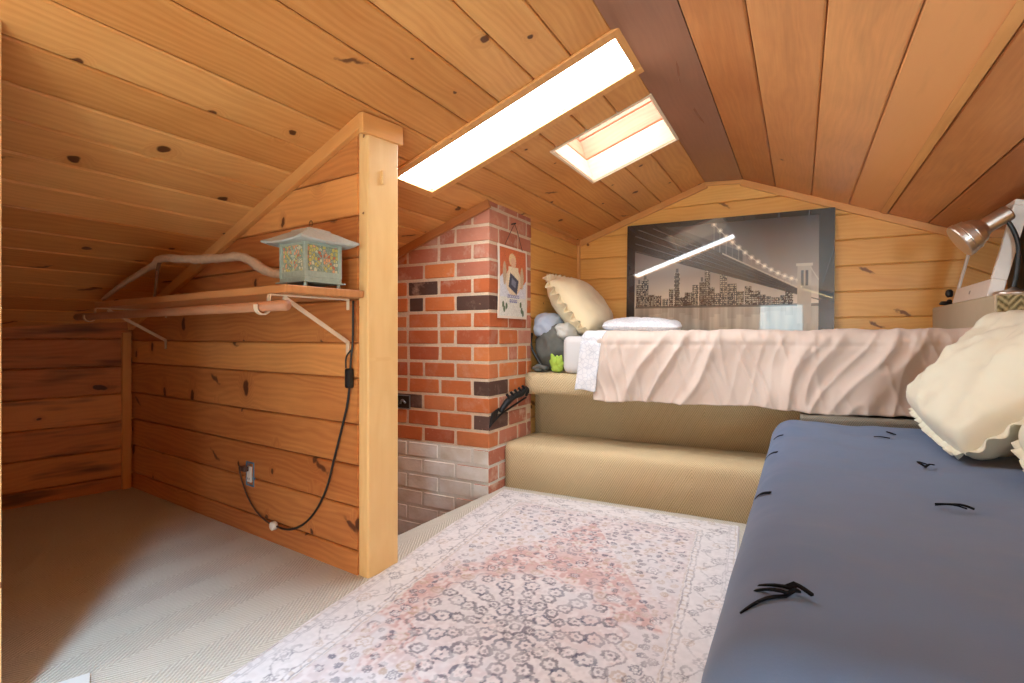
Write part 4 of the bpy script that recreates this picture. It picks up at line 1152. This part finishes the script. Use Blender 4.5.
def pillow(mb, a, b, h, seed, n=40, pinch=.10, wr=.012, sag=None):
    """lies in the xy plane, half sizes a and b, half thickness h"""
    for sgn in (1, -1):
        def f(u, v):
            x = 2*u-1; y = 2*v-1
            ex = 1-pinch*(1-y*y)*abs(x)**3; ey = 1-pinch*(1-x*x)*abs(y)**3
            t_ = max(0, (1-abs(x)**2.6)*(1-abs(y)**2.6))**.48
            w_ = wr*(fbm((x*1.7+seed, y*1.7, sgn*2), 4)+(.6-abs(noise.noise(Vector((x*2.2+y*1.1+seed, y*1.2, sgn))))*2)*.5)
            rd = 1-.13*(x*y)**2
            return (x*a*ex*rd, y*b*ey*rd, sgn*(h*t_+w_*min(1, t_*2.2)))
        grid(mb, n, n, f)
def ruffle(mb, a, b, w, seed, pinch=.10, sides=(0, 1, 2, 3), amp=.014, freq=14):
    for s in sides:
        def edge(t_):
            e = 2*t_-1; k = 1-pinch*(1-e*e)
            rd = 1-.13*e*e
            return [(e*a*rd, -b*k*rd), (a*k*rd, e*b*rd), (-e*a*rd, b*k*rd), (-a*k*rd, -e*b*rd)][s]
        dirv = [(0, -1), (1, 0), (0, 1), (-1, 0)][s]
        L = 2*(a if s % 2 == 0 else b)
        def f(u, v):
            px, py = edge(u)
            ph_ = u*L*freq*2*PI+1.5*noise.noise(Vector((u*9, seed, s)))
            ext = w*(1+.25*noise.noise(Vector((u*20, seed+3, s))))
            return (px+dirv[0]*(v*ext-.006), py+dirv[1]*(v*ext-.006), amp*v**.7*math.sin(ph_)+.006*noise.noise(Vector((u*12, v, seed))))
        grid(mb, int(L*freq*9), 4, f)
def place(center, xaxis, zaxis):
    x = Vector(xaxis).normalized(); z = Vector(zaxis).normalized(); y = z.cross(x).normalized(); x = y.cross(z)
    return Matrix(((x.x, y.x, z.x, center[0]), (x.y, y.y, z.y, center[1]), (x.z, y.z, z.z, center[2]), (0, 0, 0, 1)))
def make_pillow(name, label, mat, center, xaxis, zaxis, a, b, h, seed, ruf=True, pinch=.1, wr=.012, rw=.028, sides=(0, 1, 2, 3), amp=.014):
    root = thing(name, label, 'pillow')
    root.matrix_world = place(center, xaxis, zaxis)
    mb = MB(); pillow(mb, a, b, h, seed, pinch=pinch, wr=wr)
    mb.build('body', mat, parent=root, smooth=True)
    if ruf:
        mb = MB(); ruffle(mb, a, b, rw, seed, pinch, sides, amp); mb.build('ruffle', mat, parent=root, smooth=True, solid=.002)
    return root
# leaning pillow: short ruffled side towards the room
make_pillow('ruffled_pillow', 'cream pillow with a ruffled edge propped at the chimney end of the bed', M['cream'], (-1.285, 3.34, 1.045), (0, 1, .05), (.78, 0, .62), .30, .235, .12, 2.2, pinch=.06, rw=.05, amp=.026)
make_pillow('flat_pillow', 'flat white patterned pillow lying below the picture', M['sheet'], (-.845, 3.22, .912), (1, .15, 0), (0.03, -.05, 1), .25, .18, .045, 5.1, ruf=False, pinch=.08)

# bag and oddments between chimney and mattress
BG = thing('stuffed_bag', 'grey bag stuffed between the chimney and the mattress', 'bag', (-1.372, 3.08, .637))
mb = MB()
def blob(mb, c, rx, ry, rz, seed, p=2.6, n=28, wr=.018):
    vs = []; fs = []
    for j in range(n+1):
        th = PI*j/n
        for i in range(n*2):
            a = PI*i/n
            d = Vector((math.sin(th)*math.cos(a), math.sin(th)*math.sin(a), math.cos(th)))
            k = (abs(d.x)**p+abs(d.y)**p+abs(d.z)**p)**(-1/p)
            w_ = 1+wr/.1*fbm((d.x*2+seed, d.y*2, d.z*2), 4)*.6
            vs.append((c[0]+d.x*k*rx*w_, c[1]+d.y*k*ry*w_, c[2]+d.z*k*rz*w_))
    for j in range(n):
        for i in range(n*2): fs.append((j*2*n+i, j*2*n+(i+1) % (2*n), (j+1)*2*n+(i+1) % (2*n), (j+1)*2*n+i))
    mb.add(vs, fs)
blob(mb, (0, .06, .15), .118, .17, .148, 1.0); mb.build('body', M['bag_grey'], parent=BG, smooth=True)
mb = MB(); blob(mb, (-.045, .03, .275), .075, .14, .085, 4.0); bl = mb.build('flap', M['bag_blue'], parent=BG, smooth=True); bl['label'] = 'pale blue flap'
mb = MB(); blob(mb, (.075, .06, .235), .07, .15, .065, 7.0); bl = mb.build('liner', M['bag_white'], parent=BG, smooth=True); bl['label'] = 'crumpled whitish liner'
mb = MB()
tube(mb, [(-.125, -.06, .23), (-.105, -.112, .15), (-.05, -.135, .07), (.0, -.15, .008)], .008, n=6, seg=8); mb.build('strap', M['black'], parent=BG, smooth=True)
mb = MB(); blob(mb, (-1.415, 2.985, .648), .04, .07, .02, 3.0); tube(mb, [(-1.44, 2.93, .65), (-1.40, 2.915, .668), (-1.36, 2.93, .652)], .012, n=5)
tag(mb.build('rolled_cloth', M['bag_grey'], smooth=True), 'small rolled grey cloth on the platform beside the chimney', 'cloth')
mb = MB()
for k in range(5):
    a = -1.0+k*.55; L = .085+.02*(k % 2)
    p0 = Vector((-1.283, 2.93, .660)); d = Vector((math.sin(a)*.6, -.15-.1*(k % 2), .9*math.cos(a)*.8+.15))
    tube(mb, [p0, p0+d*L*.5, p0+d*L], [.018, .024, .004], n=4, seg=8)
blob(mb, (-1.283, 2.935, .66), .036, .03, .028, 2.0, n=14)
tag(mb.build('green_felt_leaf', M['green'], smooth=True), 'lime green pointed felt piece tucked at the mattress end', 'toy')

# ------------------------------------------------------------------ the blue bed
mb = MB(); box(mb, -.06, .98, .72, 2.58, .0, .40)
tag(mb.build('low_mattress', M['mattr_base'], bevel=.04, seg=4), 'thick low mattress wrapped by the slate blue duvet', 'mattress')
IX0, IX1, IY0, IY1, DZ, DR = -.010, 1.12, .70, 2.535, .495, .10
def duvet(u, v):
    ext_l, ext_r, ext_n, ext_f = .52, .16, .50, .33
    px = IX0-ext_l+(IX1-IX0+ext_l+ext_r)*u; py = IY0-ext_n+(IY1-IY0+ext_n+ext_f)*v
    qx = min(max(px, IX0), IX1); qy = min(max(py, IY0), IY1)
    dx, dy = px-qx, py-qy; d = math.hypot(dx, dy)
    h = DZ+.012*fbm((px*2.4, py*2.4, 1.0), 3)+.010*math.sin(px*3+1)*math.sin(py*2.2)
    # soft creases that run away from the pillow
    cr = 1-abs(noise.noise(Vector((px*4.2-py*.9, py*.8, 2.0))))*2
    h += .006*cr*max(0, min(1, (py-1.4)/.8))*(px > -.1)+.003*fbm((px*9, py*9, 5), 3)
    if d < 1e-6: return (px, py, h)
    nx_, ny_ = dx/d, dy/d
    if d < DR*PI/2:
        a = d/DR; o_ = DR*math.sin(a); z = h-DR+DR*math.cos(a)
    else:
        k = d-DR*PI/2; o_ = DR+.10*k*(.3+.7*(ny_ < -.3))*(ny_ < .3); z = h-DR-k
        fold = math.sin((px*1.0-py*1.0)*16+2*fbm((px*2, py*2, 0)))
        o_ += .018*fold*min(1, k/.15)*(1 if ny_ < .3 else .2)
    z = max(z, .014 if qy+ny_*o_ < 2.58 else .262)
    return (qx+nx_*o_, qy+ny_*o_, z)
mb = MB(); grid(mb, 150, 200, duvet)
DV = mb.build('blue_duvet', M['blue'], smooth=True, solid=.008)
tag(DV, 'slate blue duvet cover with black ties spread over the low bed', 'duvet')
def tie(x, y, ang, L, kind):
    mb = MB(); z = .004
    def P(a, b, c=0): return Vector((x+math.cos(ang)*a-math.sin(ang)*b, y+math.sin(ang)*a+math.cos(ang)*b, .512+c+z))
    def rib(pts, w):
        Q = smooth_path(pts, 4); vs = []; fs = []
        for i, p in enumerate(Q):
            t_ = (Q[min(i+1, len(Q)-1)]-Q[max(i-1, 0)]).normalized(); s_ = Vector((-t_.y, t_.x, 0)).normalized()*w*(1-.45*abs(i/(len(Q)-1)-.3))
            vs += [p-s_, p+s_, p+s_+Vector((0, 0, .003)), p-s_+Vector((0, 0, .003))]
        for i in range(len(Q)-1):
            for k in range(4): fs.append((i*4+k, i*4+(k+1) % 4, (i+1)*4+(k+1) % 4, (i+1)*4+k))
        fs += [(3, 2, 1, 0), tuple(len(Q)*4-4+k for k in range(4))]
        mb.add(vs, fs)
    if kind == 0: rib([P(0, 0, .002), P(L*.5, .004, .004), P(L, 0, .001)], .0032)
    else:
        rib([P(-L*.25, 0, .004), P(L*.2, -.006, .008), P(L, -.012, .001)], .0032)
        rib([P(0, 0, .003), P(L*.4, .02, .012), P(L*.95, .004, .002)], .003)
        if kind == 2: rib([P(.0, .0, .003), P(L*.45, .035, .006), P(L*.8, .062, .001)], .0032)
    o_ = mb.build('tie', M['tie'], parent=DV)
    # lay the ribbon on the cloth
    for v_ in o_.data.vertices:
        px, py = v_.co.x, v_.co.y; best = None
        if IX0 <= px <= IX1 and IY0 <= py <= IY1: zz = DZ+.012*fbm((px*2.4, py*2.4, 1.0), 3)+.010*math.sin(px*3+1)*math.sin(py*2.2)+.006*(1-abs(noise.noise(Vector((px*4.2-py*.9, py*.8, 2.0))))*2)*max(0, min(1, (py-1.4)/.8))*(px > -.1)
        else:
            d = max(IX0-px, 0); d = min(d, DR*.98); zz = DZ-DR+math.sqrt(max(DR*DR-d*d, 0))+.012*fbm((px*2.4, py*2.4, 1.0), 3)
        v_.co.z = zz+(v_.co.z-.512)
    return o_
TIES = [(783, 441), (776, 464), (766, 506), (769, 595), (891, 435), (902, 427), (934, 466), (970, 510)]
TP = [(-.055, 2.16, 2.2, .05, 0), (-.062, 1.83, 2.2, .06, 0), (-.060, 1.36, 2.1, .07, 0), (.0, .80, 2.75, .062, 2), (.275, 2.25, 2.6, .05, 0), (.305, 2.36, 1.9, .06, 0), (.30, 1.80, 1.3, .05, 1), (.295, 1.38, 2.9, .05, 1)]
for a in TP: tie(*a)

# ------------------------------------------------------------------ pillows on the blue bed
make_pillow('plump_pillow', 'plump pale cream pillow slumped on the blue duvet in front of the carpeted ledge', M['cream_pale'], (.575, 2.24, .715), (.03, 1, .03), (-.70, -.06, .71), .40, .28, .13, 8.3, pinch=.07, wr=.034, rw=.024, amp=.010)
make_pillow('spare_pillow', 'white pillow corner overlapping the plump cream pillow', M['cream_pale'], (.66, 1.55, .655), (.25, 1, -.05), (-.62, -.10, .78), .33, .25, .10, 12.7, pinch=.07, wr=.018, rw=.024, amp=.010)

# ------------------------------------------------------------------ things on the ledge
LZ = 1.013
# monitor leaning back, its screen towards the low roof side
MN = thing('flat_monitor', 'white framed flat monitor leaning back on the ledge against the gable', 'monitor', (.672, 3.12, LZ), (0, math.radians(13), 0))
t = NT('dark_glossy_screen')
t.out(Base_Color=(.012, .012, .014, 1), Roughness=.04, IOR=2.2, Specular_IOR_Level=1.0, Coat_Weight=1.0, Coat_Roughness=.02)
MW = .56; MH = .40; y0, y1 = -MW/2, MW/2
mb = MB()
box(mb, 0, .05, y0, y1, 0, .075); box(mb, 0, .05, y0, y1, MH-.022, MH); box(mb, 0, .05, y0, y0+.022, .075, MH-.022); box(mb, 0, .05, y1-.022, y1, .075, MH-.022)
mb.build('bezel', plain('white_gloss_plastic', lin(228, 220, 212), .3), parent=MN, bevel=.004)
mb = MB(); box(mb, .006, .045, y0+.022, y1-.022, .075, MH-.022); mb.build('screen', t.m, parent=MN)
mb = MB(); lathe(mb, [(.009, 0), (.009, .002)], 16, M=Matrix.Translation((.0005, 0, .036)) @ Matrix.Rotation(-PI/2, 4, 'Y')); mb.build('logo', plain('grey_print', lin(150, 150, 150), .5), parent=MN)
# lamp
LM = thing('clip_lamp', 'brushed steel gooseneck lamp standing on the ledge corner', 'lamp', (.745, 2.80, LZ))
mb = MB(); lathe(mb, [(.062, 0), (.064, .006), (.058, .014), (.02, .022), (.008, .03)], 36); mb.build('base', M['steel'], parent=LM, smooth=True)
mb = MB(); tube(mb, [(.0, 0, .024), (.012, 0, .10), (.014, 0, .20), (-.01, 0, .28), (-.045, -.01, .315), (-.075, -.012, .30)], .0085, n=8, seg=12); mb.build('neck', M['black'], parent=LM, smooth=True)
hd = place((-.170, 0, .225), (0, 1, 0), (.82, 0, .55))
# tilt towards the wall: z axis points from the mouth to the tail
mb = MB(); prof = [(.046, 0), (.056, .0), (.0585, .004), (.0585, .018), (.055, .021), (.0555, .024), (.053, .045), (.048, .048), (.048, .052), (.040, .072), (.030, .084), (.0265, .090), (.0265, .165), (.024, .170), (.02, .170)]
prof = [(r_*1.22, z_*1.12) for r_, z_ in prof]
lathe(mb, prof, 40, M=hd); mb.build('head', M['steel'], parent=LM, smooth=False)
bpy.data.objects[LM.children[-1].name].modifiers.new('e', 'EDGE_SPLIT').split_angle = .5
for p in LM.children[-1].data.polygons: p.use_smooth = True
mb = MB(); lathe(mb, [(.018, .002), (.024, .006), (.024, .03), (.012, .04)], 20, M=hd); mb.build('bulb', plain('frosted_bulb', lin(240, 236, 226), .4), parent=LM, smooth=True)
mb = MB(); lathe(mb, [(.010, .190), (.010, .196)], 14, M=hd); mb.build('switch', M['copper'], parent=LM)
# dark open crate with pale wires
CR = thing('wire_crate', 'black open crate crossed by pale wires behind the lamp', 'crate', (.905, 2.97, LZ))
mb = MB()
box(mb, -.07, .35, -.10, .25, 0, .012); box(mb, -.07, -.055, -.10, .25, .012, .33); box(mb, .33, .35, -.10, .25, .012, .20); box(mb, -.055, .33, .235, .25, .012, .18)
cb = mb.build('shell', M['black'], parent=CR, bevel=.004); 
mb = MB()
for (p, q_) in (((-.05, -.10, .02), (.10, -.10, .30)), ((.0, -.105, .30), (.16, -.105, .02)), ((-.05, -.098, .17), (.12, -.098, .10)), ((.03, -.10, .02), (.2, -.10, .26)), ((-.02, -.102, .06), (.13, -.102, .20))): tube(mb, [p, q_], .0045, seg=8)
mb.build('wire', plain('pale_wire', lin(190, 190, 192), .35, .6), parent=CR, smooth=True)
mb = MB(); tube(mb, [(.03+.022*math.cos(a), -.16, .03+.024*math.sin(a)) for a in [i*PI/8 for i in range(17)]], .007, seg=8)
mb2 = MB(); blob(mb2, (0, 0, .012), .026, .016, .011, 2.0, n=10, wr=.03); blob(mb2, (.02, .022, .018), .012, .012, .016, 6.0, n=8)
tag(mb2.build('black_clip', M['black'], smooth=True, loc=(.685, 3.60, LZ)), 'small black clip at the ledge end beside the monitor', 'clip')
mb2 = MB(); blob(mb2, (0, 0, 0), .018, .012, .022, 3.0, n=10)
tag(mb2.build('wall_peg', M['black'], smooth=True, loc=(.74, YB-.012, 1.09)), 'small black peg on the gable wall above the ledge', 'knob')

# ------------------------------------------------------------------ light
def area(name, loc, rot, sx, sy, e, col=(1, 1, 1)):
    l = bpy.data.lights.new(name, 'AREA'); l.shape = 'RECTANGLE'; l.size = sx; l.size_y = sy; l.energy = e; l.color = col
    o_ = bpy.data.objects.new(name, l); C.objects.link(o_); o_.location = loc; o_.rotation_euler = rot; return o_
w = WIN[0]
area('window_daylight', ((w[0]+w[1])/2, YN-.10, (w[2]+w[3])/2), (PI/2, 0, 0), w[1]-w[0], w[3]-w[2], 6.5, (.66, .92, 1.0))
w = WIN[1]
area('side_fill_light', ((w[0]+w[1])/2, YN-.10, (w[2]+w[3])/2), (PI/2, 0, 0), w[1]-w[0], w[3]-w[2], 45, (.66, .86, 1.0))  # added fill lamp behind the made-up side opening
c = rs3((S3[0]+S3[1])/2, (S3[2]+S3[3])/2, -.12)
area('near_skylight_daylight', tuple(c), (0, math.atan(SR), 0), .5, .58, 185, (.47, .75, 1.0))
c = ls((S2[0]+S2[1])/2, (S2[2]+S2[3])/2, -.36)
area('skylight_daylight', tuple(c), (0, -math.atan(SL), 0), .5, .55, 8, (.9, .96, 1.0))
world = bpy.data.worlds.new('sky'); bpy.context.scene.world = world; world.use_nodes = True
bg = world.node_tree.nodes['Background']; bg.inputs[0].default_value = (.75, .88, 1.0, 1); bg.inputs[1].default_value = 1.6

# ------------------------------------------------------------------ camera
cam = bpy.data.cameras.new('camera'); co = bpy.data.objects.new('camera', cam); C.objects.link(co)
co.location = (0, 0, .85); co.rotation_euler = (PI/2, 0, math.atan(288/530))
cam.sensor_fit = 'HORIZONTAL'; cam.sensor_width = 36; cam.lens = 36*530/1024; cam.shift_y = -5.5/1024
cam.clip_start = .02; cam.clip_end = 60
sc = bpy.context.scene; sc.camera = co
sc.view_settings.view_transform = 'Standard'; sc.view_settings.look = 'None'; sc.view_settings.gamma = 1
sc.view_settings.use_curve_mapping = False; sc.view_settings.exposure = .92
try:
    sc.cycles.max_bounces = 10; sc.cycles.diffuse_bounces = 6; sc.cycles.glossy_bounces = 4; sc.cycles.transmission_bounces = 6
    sc.cycles.use_denoising = True; sc.cycles.sample_clamp_indirect = 6
except Exception: pass
